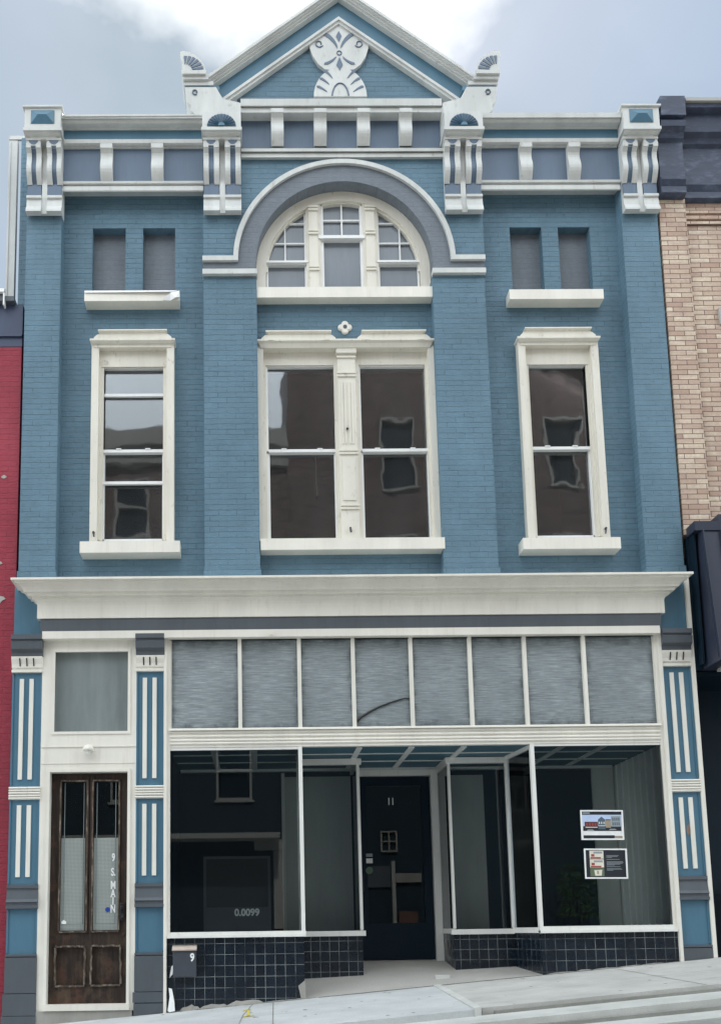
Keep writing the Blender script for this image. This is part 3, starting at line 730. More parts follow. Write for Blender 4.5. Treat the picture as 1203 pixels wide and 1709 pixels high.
# ================================================================== SHOP FRONT
pt = .06
prof = [(0, 4.19), (0, 4.285), (-.03, 4.29), (-.03, 4.435), (-.01, 4.44)]
MB().cornice([(-.02, 4.195), (.0, 4.20), (.0, 4.285), (-.05, 4.288)], .385, 7.295, .2, -.10).build('cornice_trim', 'cream', T)
B(.36, 7.32, -.085, .2, 4.288, 4.43).build('cornice_fascia', 'grey', T)
cp = [(-.03, 4.432), (.0, 4.434), (.0, 4.585), (.008, 4.61), (.03, 4.634), (.05, 4.642), (.05, 4.664), (.088, 4.668), (.092, 4.694), (.125, 4.70), (.13, 4.722), (.15, 4.745), (.185, 4.766), (.205, 4.772), (.208, 4.794), (.242, 4.798), (.242, 4.822), (-.1, 4.862)]
MB().cornice(cp, .325, 7.365, .2, -.10).build('storefront_cornice', 'cream', T)
B(2.92, 2.95, -.125, -.09, 4.215, 4.255).build('trim_joint_clip', 'cream', T)
# side panels beside the cornice and the backing wall above the shop front
MB().box(.045, .40, .003, .3, 4.262, 4.885).box(7.28, 7.645, .003, .3, 4.262, 4.885).box(.40, 7.28, .03, .3, 4.2, 4.885).build('cornice_backing', 'blue', T)

def shop_pilaster(x0, x1, zb, lower_joint):
    g = .0
    root = MB().box(x0, x1, .0, .3, zb, 4.26)
    r = root.build('storefront_pilaster', 'blue', T)
    c = MB()
    c.cornice([(.0, 4.015), (.05, 4.02), (.05, 4.06), (.09, 4.09), (.10, 4.165), (.085, 4.175), (.085, 4.19), (.105, 4.20), (.105, 4.25), (.0, 4.255)], x0-.004, x1+.010, .1, 0, False, False)
    c.build('capital_block', 'grey', r)
    k = MB()
    k.cornice([(.0, 3.835), (.035, 3.838), (.035, 3.865), (.015, 3.87), (.015, 3.885), (.03, 3.89), (.035, 3.93), (.055, 3.985), (.06, 4.012), (0, 4.014)], x0-.006, x1+.006, .1, 0, False, False)
    k.mat(1)
    for i in range(3):
        x = x0+(x1-x0)*(.27+.23*i); k.add([(x-.007,-.036,3.905),(x+.007,-.036,3.905),(x+.007,-.064,3.99),(x-.007,-.064,3.99)], [(0,1,2,3)])
    k.build('capital', ['cream', 'black'], r)
    bd = MB()
    for i in range(5): bd.yz([(-.0, 2.405+.029*i), (-.03, 2.408+.029*i), (-.038, 2.419+.029*i), (-.03, 2.430+.029*i), (-.0, 2.433+.029*i)], x0-.006, x1+.006)
    bd.build('reeded_band', 'cream', r)
    xm = (x0+x1)/2
    for xa in (xm-.078, xm+.030):
        B(xa-.004, xa+.042, -.016, 0, 2.63, 3.765).build('flute_strip', 'cream', r)
        B(xa-.004, xa+.042, -.016, 0, 1.56, 2.345).build('flute_strip', 'cream', r)
    b = MB()
    b.cornice([(.0, 1.215), (.05, 1.22), (.05, 1.25), (.035, 1.255), (.035, 1.28), (.05, 1.29), (.035, 1.32), (.015, 1.42), (.02, 1.435), (.03, 1.44), (.03, 1.475), (0, 1.48)], x0-.004, x1+.004, .1, 0, False, False)
    b.build('base_moulding', 'grey', r)
    # raised edges of the panels
    ed = MB()
    for za, zb_ in ((2.56, 3.83), (1.485, 2.40), (.75, 1.21)):
        ed.box(x0, x0+.018, -.012, 0, za, zb_); ed.box(x1-.018, x1, -.012, 0, za, zb_)
    ed.build('panel_edge', 'blue', r)
    pl = MB().cornice([(.0, .735), (.028, .73), (.028, .71), (.012, .705)][::-1], x0-.003, x1+.003, .1, 0, False, False)
    if lower_joint:
        pl.box(x0-.005, x1+.005, -.03, .1, .325, .70); pl.box(x0-.02, x1+.005, -.034, .1, .09 if x0 < 1 else .21, .318); 
        if x0 < 1: pl.box(x0-.03, x1+.005, -.04, .1, zb, .085)
        else: pl.box(x0-.01, x1+.005, -.036, .1, zb, .20)
    else: pl.box(x0-.002, x1+.002, -.03, .1, zb, .70)
    pl.build('plinth', 'grey_stone', r)
    return r
shop_pilaster(.045, .375, -.3, True); shop_pilaster(1.425, 1.73, -.2, True); rp = shop_pilaster(7.325, 7.645, .3, False)
B(7.65, 7.695, -.03, .3, .4, 4.9).build('corner_trim', 'cream', T)
MB().xz([(7.475, 2.03), (7.50, 2.05), (7.515, 2.0), (7.505, 1.94), (7.48, 1.93), (7.47, 1.97)], -.004, .01).build('paint_scar', 'bare_rust', rp)

# --- left doorway
f = MB()
f.wall(.375, 1.425, .13, 4.26, -.012, .2, [(.505, 1.345, 3.145, 4.085), (.485, 1.335, .13, 2.705)])
DF = f.build('door_frame', 'cream', T)
tr = MB()
tr.wall(.49, 1.36, 3.13, 4.10, -.022, -.012, [(.52, 1.33, 3.16, 4.07)])
tr.box(.385, 1.415, -.022, -.012, 2.985, 2.995); tr.box(.385, 1.415, -.018, -.012, 2.80, 2.806)
tr.wall(.455, 1.365, .16, 2.735, -.03, -.012, [(.485, 1.335, .1, 2.705)])
tr.build('frame_moulding', 'cream', DF)
MB().box(.45, 1.37, -.05, .16, .135, .20).build('threshold', 'cream_old', DF)
MB().box(.375, 1.40, -.03, .2, -.2, .13).build('door_step', 'concrete_dark', DF)
B(.505, 1.345, .06, .07, 3.145, 4.085).build('transom_pane', 'frost', DF)
d = MB()
X0, X1 = .487, 1.333; xm = (X0+X1)/2
GL = (.60, .875); GR = (.955, 1.225)
d.wall(X0, X1, .20, 2.70, .07, .12, [(GL[0], GL[1], .98, 2.61), (GR[0], GR[1], .98, 2.61), (.57, .865, .40, .80), (.955, 1.25, .40, .80)])
d.box(xm-.045, xm-.006, .055, .075, .95, 2.66); d.box(xm+.006, xm+.045, .055, .075, .95, 2.66)
d.box(.57, .865, .10, .12, .40, .80); d.box(.955, 1.25, .10, .12, .40, .80)
DR = d.build('front_door', 'wood', T); DR['label'] = 'worn dark wooden double-panelled door numbered 9'
def mould(x0, x1, z0, z1, wd=.022, rag=.006):
    m = MB()
    def strip(a, b, horiz):
        n = 12; pts = []
        for i in range(n+1):
            u = a[0]+(b[0]-a[0])*i/n; v = a[1]+(b[1]-a[1])*i/n; j = random.uniform(-rag, rag)
            pts.append((u, v+j) if horiz else (u+j, v))
        off = wd/2
        q = [(p[0], p[1]+off) if horiz else (p[0]+off, p[1]) for p in pts] + [(p[0], p[1]-off) if horiz else (p[0]-off, p[1]) for p in pts[::-1]]
        m.xz(q, .05, .085)
    strip((x0, z0), (x1, z0), True); strip((x0, z1), (x1, z1), True)
    strip((x0, z0+.012), (x0, z1-.012), False); strip((x1, z0+.012), (x1, z1-.012), False)
    return m
mould(.56, .875, .39, .81, .02).build('panel_moulding', 'woodm', DR)
mould(.945, 1.26, .39, .81, .02).build('panel_moulding', 'woodm', DR)
mould(.59, .885, .965, 2.62, .016, .003).build('glazing_bead', 'woodm', DR)
mould(.945, 1.235, .965, 2.62, .016, .003).build('glazing_bead', 'woodm', DR)
for a, b in (GL, GR):
    B(a, b, .092, .096, .98, 2.61).build('pane', 'glass_door', DR)
    B(a, b, .086, .090, .98, 1.985).build('privacy_film', 'lace', DR)
    MB().box(a+.028, a+.036, .0835, .0865, 1.05, 2.60).box(b-.036, b-.028, .0835, .0865, 1.05, 2.60).box(a+.028, b-.028, .0835, .0865, 1.045, 1.053).build('etched_line', 'frost', DR)
for ch, z in (('9', 1.765), ('S.', 1.605), ('M', 1.462), ('A', 1.372), ('I', 1.29), ('N', 1.205)):
    text(ch, 'lettering', 'lettering', DR, 1.172, .0815, z, .118, .004, .62)
MB().lathe([(.0, -.004), (.026, -.004), (.026, 0)], (1.115, .084, 1.20), 'y', 16).build('round_sticker', 'blue_sticker', DR)
MB().xz([(.615, 1.05), (.665, 1.05), (.668, 1.075), (.64, 1.095), (.612, 1.075)], .080, .085).build('white_sticker', 'paper', DR)
h = MB().box(1.252, 1.30, .035, .07, 1.08, 1.27); h.lathe([(.01, -.07), (.026, -.075), (.03, -.05), (.012, -.03), (.012, 0)], (1.276, .04, 1.13), 'y', 12); h.lathe([(.018, -.05), (.02, -.02), (.02, 0)], (1.276, .05, 1.22), 'y', 12)
h.build('door_handle', 'black', DR, bevel=.006)
MB().lathe([(.0, -.03), (.018, -.028), (.02, 0)], (1.29, .07, .93), 'y', 12).build('keyhole_boss', 'wood', DR)
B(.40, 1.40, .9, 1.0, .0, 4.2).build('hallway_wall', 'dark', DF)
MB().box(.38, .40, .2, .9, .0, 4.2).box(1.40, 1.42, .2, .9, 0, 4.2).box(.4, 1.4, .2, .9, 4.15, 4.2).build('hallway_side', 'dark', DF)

# --- storefront frame
f = MB()
f.box(1.732, 1.765, -.045, .06, gz(1.75)-.1, 4.255); f.box(1.765, 1.80, -.025, .06, .88, 4.23)
f.box(7.285, 7.322, -.045, .06, gz(7.3)-.1, 4.275); f.box(7.245, 7.285, -.025, .06, .88, 4.25)
f.box(1.80, 7.245, -.03, .06, 4.195, 4.235); f.box(1.80, 7.245, -.012, .06, 4.235, 4.27)
SF = f.build('storefront_frame', 'cream', T)
hd = MB()
z = 2.97
hd.box(1.80, 7.245, -.02, .08, 2.965, 3.165)
for q in (2.995, 3.03, 3.075, 3.12): hd.yz([(-.02, q), (-.032, q+.003), (-.036, q+.014), (-.032, q+.025), (-.02, q+.028)], 1.80, 7.245)
hd.yz([(-.02, 3.15), (-.055, 3.152), (-.05, 3.172), (-.02, 3.182)], 1.79, 7.255)
hd.build('transom_bar', 'cream', SF)
bars = [1.815, 2.578, 3.243, 3.847, 4.496, 5.16, 5.777, 6.447, 7.235]
TW = MB().wall(1.80, 7.245, 3.166, 4.205, -.01, .05, [(1.815, 7.235, 3.172, 4.20)])
TWo = TW.build('transom_window', 'cream', T)
for x in bars[1:-1]: B(x-.021, x+.021, -.03, .05, 3.173, 4.199).build('glazing_bar', 'cream', TWo)
for i in range(8):
    a = bars[i]+(.021 if i else 0); b = bars[i+1]-(.021 if i < 7 else 0)
    B(a, b, .015, .03, 3.172, 4.20).build('pane', 'ribbed', TWo)
MB().tube([(3.87, .008, 3.245), (3.93, .006, 3.30), (4.02, .005, 3.355), (4.13, .004, 3.41), (4.25, .004, 3.455), (4.36, .004, 3.49), (4.42, .004, 3.505), (4.47, .004, 3.50)], [.016, .014, .013, .012, .010, .008, .007, .006], 8).build('curved_reflection', 'black', TWo)  # dark tube imitates a curved reflection in the pane

# --- display windows, recess glazing, bulkheads
def pane(x0, x1, y0, y1, z0, z1, parent, name='pane', mat='glass'):
    return B(x0, x1, y0, y1, z0, z1).build(name, mat, parent)
ZS, ZH = .94, 2.962
f = MB().box(1.80, 3.262, -.03, .05, .885, .945).box(1.77, 3.262, -.055, .05, .882, .912).box(3.215, 3.257, -.028, .03, .945, ZH).box(1.80, 3.215, -.015, .03, 2.935, ZH)
DL = f.build('display_window', 'alu', T); DL['label'] = 'shop window left of the recessed entry'
pane(1.80, 3.215, .0, .006, .945, 2.935, DL)
f = MB().box(5.79, 7.245, -.03, .05, .885, .955).box(5.79, 7.275, -.055, .05, .882, .912).box(5.785, 5.828, -.028, .03, .955, ZH).box(5.828, 7.245, -.015, .03, 2.94, ZH)
DRW = f.build('display_window', 'alu', T); DRW['label'] = 'shop window right of the recessed entry'
pane(5.828, 7.245, .0, .006, .955, 2.94, DRW)
Y1 = .75
# left return and recessed panel
f = MB().box(3.222, 3.25, .03, Y1, .885, .945).box(3.225, 3.25, .03, Y1, 2.93, ZH)
f.box(3.225, 3.27, Y1, Y1+.04, .945, 2.90).box(3.93, 3.965, Y1-.02, Y1+.03, .945, 2.90).box(3.222, 3.99, Y1-.035, Y1+.04, .875, .935).box(3.225, 3.99, Y1-.03, Y1+.04, 2.885, 2.955)
f.box(3.93, 3.965, Y1+.03, 1.5, .885, .945).box(3.93, 3.965, Y1+.03, 1.5, 2.885, 2.955)
SL_ = f.build('side_glazing', 'alu', T)
pane(3.234, 3.239, .03, Y1, .945, 2.93, SL_); pane(3.27, 3.93, Y1+.005, Y1+.01, .935, 2.885, SL_); pane(3.945, 3.95, Y1+.03, 1.5, .945, 2.885, SL_)
MB().wall(3.34, 3.62, 1.67, 1.87, Y1+.014, Y1+.018, [(3.352, 3.608, 1.682, 1.858)]).build('taped_frame', 'greywall', SL_)
f = MB().add([], [])
f.xy([(5.70, Y1), (5.735, Y1), (5.82, .03), (5.79, .03)], .885, .945).xy([(5.70, Y1), (5.735, Y1), (5.82, .03), (5.79, .03)], 2.92, ZH)
f.box(5.69, 5.735, Y1-.02, Y1+.03, .945, 2.90).box(5.01, 5.04, Y1-.02, Y1+.03, .945, 2.90).box(4.985, 5.735, Y1-.035, Y1+.04, .875, .935).box(4.985, 5.735, Y1-.03, Y1+.04, 2.885, 2.955)
f.box(5.01, 5.04, Y1+.03, 1.5, .885, .945).box(5.01, 5.04, Y1+.03, 1.5, 2.885, 2.955)
SR_ = f.build('side_glazing', 'alu', T)
MB().xy([(5.715, Y1), (5.72, Y1), (5.807, .03), (5.802, .03)], .945, 2.92).build('pane', 'glass', SR_)
pane(5.04, 5.69, Y1+.005, Y1+.01, .935, 2.885, SR_); pane(5.022, 5.027, Y1+.03, 1.5, .945, 2.885, SR_)
# tile bulkheads
bk = MB().box(1.765, 3.24, -.012, .3, -.1, .884).box(3.21, 3.24, .0, Y1, .1, .884).box(3.22, 3.955, Y1, Y1+.2, .1, .876).box(3.93, 3.955, Y1+.2, 1.5, .2, .884)
BL = bk.build('tiled_bulkhead', 'tile', T)
bk = MB().box(5.80, 7.285, -.012, .3, .1, .884).xy([(5.71, Y1), (5.90, Y1), (5.95, .0), (5.805, .0)], .1, .884).box(5.02, 5.9, Y1, Y1+.2, .1, .876).box(5.02, 5.045, Y1+.2, 1.5, .2, .884)
BR = bk.build('tiled_bulkhead', 'tile', T)
# broken mortar where the tiles meet the pavement
r = MB()
def lump(x, ww, hh):
    n = 7; V = []; 
    for k in range(n+1):
        u = k/n; xx = x-ww+2*ww*u; g = gz(xx); hk = hh*math.sin(math.pi*u)**.6*random.uniform(.7, 1.1)
        V += [(xx, -.011, g+hk+.004), (xx, -.022-.3*hk, g+hk*.75), (xx, -.03-hk*.7, g-.02)]
    r.add(V, [(3*k+j, 3*k+3+j, 3*k+4+j, 3*k+1+j) for k in range(n) for j in (0, 1)])
x = 1.90
while x < 3.15:
    ww = random.uniform(.06, .22); lump(x+ww, ww, random.choice((.012, .02, .03, .055, .045))*(1 if x < 2.7 else .8)); x += 2*ww*random.uniform(.75, 1.0)
r.build('broken_mortar', 'concrete_dark', T)
r = MB()
x = 5.84
while x < 7.1:
    ww = random.uniform(.08, .2); lump(x+ww, ww, random.uniform(.004, .016)); x += 2*ww
r.build('broken_mortar', 'concrete_dark', T)
r = MB()
r.add([(3.17, -.014, .36), (3.245, -.014, .42), (3.25, -.03, .21), (3.2, -.03, .21), (3.22, -.02, .3)], [(0,1,4),(1,2,4),(2,3,4),(3,0,4)])
r.build('broken_tile_edge', 'concrete_dark', T)

# entry recess: ceiling, door wall, interior
c = MB().box(1.75, 7.3, .05, 2.2, 2.963, 3.0)
CE = c.build('entry_ceiling', 'ceil', T)
bt = MB()
for x in (2.27, 2.73, 3.90, 4.485, 5.07, 6.19, 6.66): bt.box(x-.032, x+.032, .06, 1.49, 2.95, 2.963)
for y in (.45, .95): bt.box(1.80, 7.24, y-.012, y+.012, 2.953, 2.963)
bt.box(1.80, 7.24, 1.44, 1.5, 2.93, 2.963)
bt.build('ceiling_batten', 'batten', CE)
MB().box(3.215, 3.262, .06, Y1, 2.955, 2.966).box(3.93, 3.97, Y1, 1.49, 2.95, 2.966).box(5.0, 5.045, Y1, 1.49, 2.95, 2.966).xy([(5.69, Y1), (5.74, Y1), (5.83, .06), (5.785, .06)], 2.952, 2.966).build('ceiling_beam', 'alu', CE)
w = MB()
w.wall(1.75, 7.35, .2, 2.95, 1.5, 1.6, [(4.0, 4.93, .3, 2.90)])
w.build('partition', 'navy', T)
# panels seen behind the recessed glass, and boarded side wall
B(3.10, 3.93, 1.46, 1.498, .6, 2.86).build('display_backboard', 'greywall', T)
B(4.98, 5.60, 1.46, 1.498, .6, 2.86).build('display_backboard', 'greywall', T)
B(3.06, 3.10, 1.40, 1.499, .6, 2.90).build('display_post', 'board', T)
sw = MB().box(7.26, 7.30, .06, 1.5, .6, 2.95)
sw.mat(1)
for i in range(8): sw.box(7.247, 7.26, .09+.18*i, .09+.18*i+.022, .6, 2.95)
sw.mat(0)
sw.box(6.98, 7.25, 1.46, 1.498, .6, 2.93)
sw.build('boarded_side_wall', ['board', 'batten'], T)
MB().box(1.76, 3.24, .03, 1.5, .84, .884).box(3.24, 3.94, Y1+.04, 1.5, .84, .874).box(5.80, 7.28, .03, 1.5, .84, .884).box(5.04, 5.80, Y1+.04, 1.5, .84, .874).build('display_floor', 'greywall', T)
B(1.745, 1.775, .05, 1.5, .6, 2.96).build('display_side_wall', 'navy', T)
# entry door
f = MB().box(3.965, 4.0, 1.44, 1.56, .3, 2.93).box(4.93, 5.02, 1.42, 1.56, .3, 2.93).box(4.0, 4.93, 1.44, 1.56, 2.86, 2.93)
EF = f.build('entry_door_frame', 'alu', T)
d = MB().wall(4.005, 4.925, .575, 2.855, 1.50, 1.55, [(4.12, 4.82, 1.02, 2.74)])
d.box(4.29, 4.60, 1.49, 1.5, .79, .88)
ED = d.build('entry_door', 'navy', EF and T)
ED['label'] = 'dark glazed shop door numbered 11'
pane(4.12, 4.82, 1.52, 1.526, 1.02, 2.74, ED, mat='glass_door')
text('11', 'door_number', 'lettering', ED, 4.435, 1.494, 2.535, .125, .002, .8)
B(4.105, 4.185, 1.493, 1.498, 1.845, 1.885).build('sticker', 'grey_print', ED)
B(4.105, 4.185, 1.493, 1.498, 1.765, 1.825).build('sticker', 'paper', ED)
MB().lathe([(0, -.006), (.045, -.006), (.045, 0)], (4.14, 1.499, 1.675), 'y', 18).build('round_sticker', 'leafgreen', ED)
MB().tube([(4.05, 1.44, 1.42), (4.05, 1.44, 1.62)], .012).box(4.04, 4.06, 1.44, 1.5, 1.43, 1.45).box(4.04, 4.06, 1.44, 1.5, 1.59, 1.61).build('door_handle', 'black', ED)
# shop interior beyond the door
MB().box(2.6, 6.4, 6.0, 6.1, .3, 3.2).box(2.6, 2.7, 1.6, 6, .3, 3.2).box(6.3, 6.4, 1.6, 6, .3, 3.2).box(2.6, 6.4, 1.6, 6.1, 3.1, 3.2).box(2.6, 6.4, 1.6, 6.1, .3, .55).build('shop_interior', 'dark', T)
# dark rooms upstairs
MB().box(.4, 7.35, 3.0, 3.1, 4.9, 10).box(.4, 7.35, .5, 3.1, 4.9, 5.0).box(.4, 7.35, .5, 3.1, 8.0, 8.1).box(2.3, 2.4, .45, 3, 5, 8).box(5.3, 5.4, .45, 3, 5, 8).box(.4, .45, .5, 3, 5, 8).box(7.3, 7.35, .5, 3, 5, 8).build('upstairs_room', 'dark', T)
# recess floor
fl = MB(); n = 10
V = []
for j in range(n+1):
    y = -.0 + 1.56*j/n
    for i in range(n+1):
        x = 3.22+2.62*i/n; u = j/n
        front = gz(x, 0)+.004; back = .575
        V.append((x, y - (.01 if j == 0 else 0), front*(1-u)**1 + back*u))
fl.add(V, [(j*(n+1)+i, j*(n+1)+i+1, (j+1)*(n+1)+i+1, (j+1)*(n+1)+i) for j in range(n) for i in range(n)])
fl.add([(3.22, 0, -.2), (5.84, 0, -.2), (5.84, 1.5, -.2), (3.22, 1.5, -.2)], [(0,1,2,3)])
fl.build('recess_floor', 'recess_floor', T)
B(4.70, 4.86, .30, .36, .0, .437).build('floor_patch', 'kerbstone', T)

# ================================================================== THINGS ON THE FRONT
lp = thing('wall_lamp', 'small white wall lamp above the wooden door', 'lamp', (.91, -.012, 2.95))
MB().lathe([(.035, -.012), (.035, 0)], (.91, -.012, 2.965), 'y', 14).build('mount', 'cream', lp)
MB().lathe([(.015, .045), (.03, .04), (.06, .005), (.066, -.02), (.058, -.024)], (.91, -.065, 2.955), 'z', 18).build('shade', 'cream', lp, smooth=True)
MB().lathe([(.0, -.05), (.018, -.042), (.024, -.02), (.02, 0)], (.91, -.065, 2.94), 'z', 12).build('bulb', 'lettering', lp, smooth=True)

mbx = thing('mailbox', 'grey metal mailbox numbered 9 on the dark tiles', 'mailbox', (1.96, -.012, .62))
MB().yz([(-.014, .475), (-.095, .475), (-.095, .745), (-.014, .745)], 1.838, 2.085).build('body', 'mail', mbx, bevel=.006)
MB().yz([(-.014, .80), (-.03, .81), (-.075, .795), (-.112, .765), (-.112, .748), (-.014, .748)], 1.83, 2.092).build('lid', 'brass', mbx, bevel=.004)
text('9', 'lettering', 'lettering', mbx, 2.045, -.099, .675, .115, .004, .8)

def poster(name, label, x0, x1, z0, z1, rot, draw):
    cx, cz = (x0+x1)/2, (z0+z1)/2
    t = thing(name, label, 'poster', (cx, -.008, cz))
    sheet = MB(); frame = MB()
    def R(m):
        c, s_ = math.cos(rot), math.sin(rot)
        m.v = [(cx+(x-cx)*c-(z-cz)*s_, y, cz+(x-cx)*s_+(z-cz)*c) for x, y, z in m.v]; return m
    frame.wall(x0, x1, z0, z1, -.012, -.003, [(x0+.016, x1-.016, z0+.016, z1-.016)])
    R(frame).build('border', 'paper', t)
    mats = []
    layers = draw(x0+.016, x1-.016, z0+.016, z1-.016)
    m = MB()
    for k, (mat, pts, lv) in enumerate(layers):
        if mat not in mats: mats.append(mat)
        m.mat(mats.index(mat)); m.xz(pts, -.005-.0008*lv, -.003)
    R(m).build('print', mats, t)
def rc(x0, x1, z0, z1): return [(x0, z0), (x1, z0), (x1, z1), (x0, z1)]
def draw1(x0, x1, z0, z1):
    w_, h_ = x1-x0, z1-z0; X = lambda u: x0+w_*u; Z = lambda v: z0+h_*v
    Ls = [('paper', rc(x0, x1, z0, z1), 0), ('sky_print', rc(x0, x1, Z(.45), Z(.88)), 1), ('black_print', rc(x0, x1, Z(.88), z1), 1), ('grey_print', rc(X(.03), X(.2), Z(.92), Z(.97)), 2),
          ('black_print', rc(X(.02), X(.80), z0, Z(.12)), 1), ('tan_print', rc(X(.80), X(1), z0, Z(.1)), 1)]
    Ls += [('black_print', rc(X(.02), X(.98), Z(.28), Z(.46)), 2), ('maroon_print', rc(X(.06), X(.39), Z(.42), Z(.62)), 3), ('cream_print', rc(X(.08), X(.38), Z(.40), Z(.43)), 4)]
    for u in (.10, .17, .24, .31): Ls.append(('red_print', rc(X(u), X(u+.04), Z(.48), Z(.57)), 4))
    Ls += [('blue_print', [(X(.40), Z(.34)), (X(.58), Z(.34)), (X(.58), Z(.70)), (X(.49), Z(.81)), (X(.40), Z(.70))], 3)]
    for u in (.42, .475, .535): Ls.append(('cream_print', rc(X(u), X(u+.025), Z(.54), Z(.62)), 4))
    Ls += [('cream_print', rc(X(.41), X(.57), Z(.46), Z(.485)), 4), ('tan_print', rc(X(.59), X(.72), Z(.40), Z(.68)), 3), ('black_print', rc(X(.59), X(.72), Z(.68), Z(.71)), 4)]
    Ls += [('grey_print', rc(X(.73), X(.97), Z(.44), Z(.83)), 3)]
    for v in (.49, .66):
        for u in (.76, .81, .86, .91): Ls.append(('blue_print', rc(X(u), X(u+.028), Z(v), Z(v+.11)), 4))
    Ls += [('grey_print', [(X(.10), Z(.28)), (X(.13), Z(.33)), (X(.26), Z(.33)), (X(.30), Z(.28))], 5), ('grey_print', [(X(.66), Z(.31)), (X(.70), Z(.36)), (X(.82), Z(.36)), (X(.86), Z(.32))], 5)]
    return Ls
def draw2(x0, x1, z0, z1):
    w_, h_ = x1-x0, z1-z0; X = lambda u: x0+w_*u; Z = lambda v: z0+h_*v
    Ls = [('black_print', rc(x0, x1, z0, z1), 0)]
    for k, (c, d) in enumerate((('cream_print', 'red_print'), ('cream_print', 'red_print'), ('green_print', 'cream_print'))):
        a = .68-.32*k; Ls.append((c, rc(X(.10), X(.45), Z(a), Z(a+.30)), 1))
        if k < 2: Ls += [(d, rc(X(.12), X(.38), Z(a+.01), Z(a+.06)), 2), ('grey_print', rc(X(.20), X(.42), Z(a+.19), Z(a+.26)), 2), (d, rc(X(.14), X(.22), Z(a+.08), Z(a+.17)), 2)]
        else: Ls += [(d, [(X(.22), Z(a+.02)), (X(.38), Z(a+.02)), (X(.40), Z(a+.24)), (X(.20), Z(a+.22))], 2), ('tan_print', rc(X(.27), X(.31), Z(a+.08), Z(a+.2)), 3)]
    for v, u in ((.79, .83), (.755, .80), (.72, .66), (.65, .85), (.565, .93), (.535, .94), (.50, .92), (.47, .86), (.44, .72), (.385, .86), (.32, .88), (.285, .90), (.25, .68)):
        Ls.append(('grey_print', rc(X(.52), X(u), Z(v), Z(v+.014)), 1))
    return Ls
poster('poster', 'white edged poster with a street photograph, upper of two in shop window', 6.305, 6.775, 1.885, 2.215, -.012, draw1)
poster('poster', 'black poster with three small pictures and text, below the street photograph', 6.32, 6.79, 1.46, 1.79, -.012, draw2)

sg = thing('window_sign', 'dark sign board with white number behind the left shop window glass', 'sign', (2.52, .025, .95))
MB().box(2.16, 2.89, .020, .030, .95, 1.76).build('board', 'mail', sg)
MB().xz([(2.19, 1.205), (2.86, 1.205), (2.86, 1.73), (2.19, 1.73)], .016, .020).build('blackout_field', 'black', sg)  # plain black field standing in for a blacked-out area over the sign
text('0.0099', 'lettering', 'lettering', sg, 2.63, .0165, 1.145, .105, .004, .95)

# white rag pushed in the corner and scrap by the mailbox
rg = MB().add([(1.78, -.05, .12), (1.80, -.10, .11), (1.86, -.08, .12), (1.85, -.05, .22), (1.80, -.05, .27), (1.79, -.05, .36), (1.825, -.045, .35), (1.80, -.09, .20)], [(0,1,7), (1,2,7), (2,3,7), (3,4,7), (4,0,7), (4,3,6), (4,6,5)])
tag(rg.build('rag', 'paper'), 'crumpled white scrap at foot of the shop front post', 'scrap')
rg = MB().add([(1.795, -.015, .46), (1.83, -.03, .50), (1.835, -.02, .60), (1.815, -.016, .58), (1.80, -.03, .49)], [(0,1,4), (1,2,3), (1,3,4), (3,0,4)])
tag(rg.build('paper_scrap', 'paper'), 'torn white paper strip stuck beside the mailbox', 'paper scrap')

# ================================================================== NEIGHBOURS
RB = thing('brick_building', 'red painted brick building with navy parapet, cut by left frame edge', 'building', (-2, .1, gz(-2)))
MB().box(-5, .035, .08, 9, -1.2, 7.83).build('wall', 'red_brick', RB)
MB().box(-5, .04, .075, .4, 7.832, 8.37).box(-5, .04, .05, .4, 7.95, 7.98).build('parapet', 'navy_paint', RB)
MB().box(-5, -.05, .0, .5, 8.37, 8.43).box(-5, -.16, .01, .5, 8.43, 8.49).build('coping', 'grey', RB)
MB().box(-.17, -.155, -.03, .05, 8.30, 8.50).box(-.23, -.155, -.04, .0, 8.46, 8.5).build('gutter_end', 'white', RB)
patch = MB()
for x, z, r_ in ((-.16, 4.73, .10), (-.18, 5.15, .06), (-.13, 6.2, .04)):
    patch.xz([(x+r_*math.cos(k)*random.uniform(.5, 1), z+.6*r_*math.sin(k)*random.uniform(.5, 1)) for k in [i*math.pi/5 for i in range(10)]], .074, .085)
patch.build('bare_patch', 'opp_pale', RB)

TB = thing('brick_building', 'tan brick building with weathered navy metal cornice, cut by right frame edge', 'building', (9, .1, gz(9)))
w = MB()
w.wall(7.70, 8.02, 5.4, 9.75, .0, .3, [])
w.wall(8.02, 12, 5.4, 9.75, .06, .36, [(8.42, 9.5, 6.0, 8.05)])
for i in range(3): w.box(8.021, 12, .035, .07, 9.36+.075*i, 9.40+.075*i)
w.box(7.70, 12, .36, 9, 5.4, 10.5)
w.build('wall', 'tan_brick', TB)
B(8.34, 9.6, .03, .3, 8.05, 8.26).build('lintel', 'opp_pale', TB)
B(8.42, 9.5, .2, .25, 6.0, 8.05).build('window', 'glass_old', TB)
c = MB()
prof = [(.0, zc(9.70, .05)), (.05, zc(9.72, .05)), (.05, zc(9.80, .05)), (.03, zc(9.81, .05)), (.07, zc(9.90, .07)), (.07, zc(9.93, .07)), (.04, zc(9.95, .07)), (.04, zc(10.45, .1)), (.08, zc(10.47, .1)), (.10, zc(10.55, .12)), (.16, zc(10.62, .16)), (.17, zc(10.70, .17)), (.13, zc(10.72, .17)), (.14, zc(10.90, .18)), (.22, zc(10.96, .22)), (.23, zc(11.01, .23)), (.0, zc(11.02, .2))]
c.cornice(prof, 8.02, 12, .3, .04, False, True)
c.cornice([(o+.05, z) for o, z in prof[:-3]] + [(.16, zc(10.78, .2)), (.24, zc(10.82, .24)), (.24, zc(11.08, .24)), (0, zc(11.09, .24))], 7.70, 8.0, .3, .0, False, False)
c.build('cornice', 'sheet', TB)
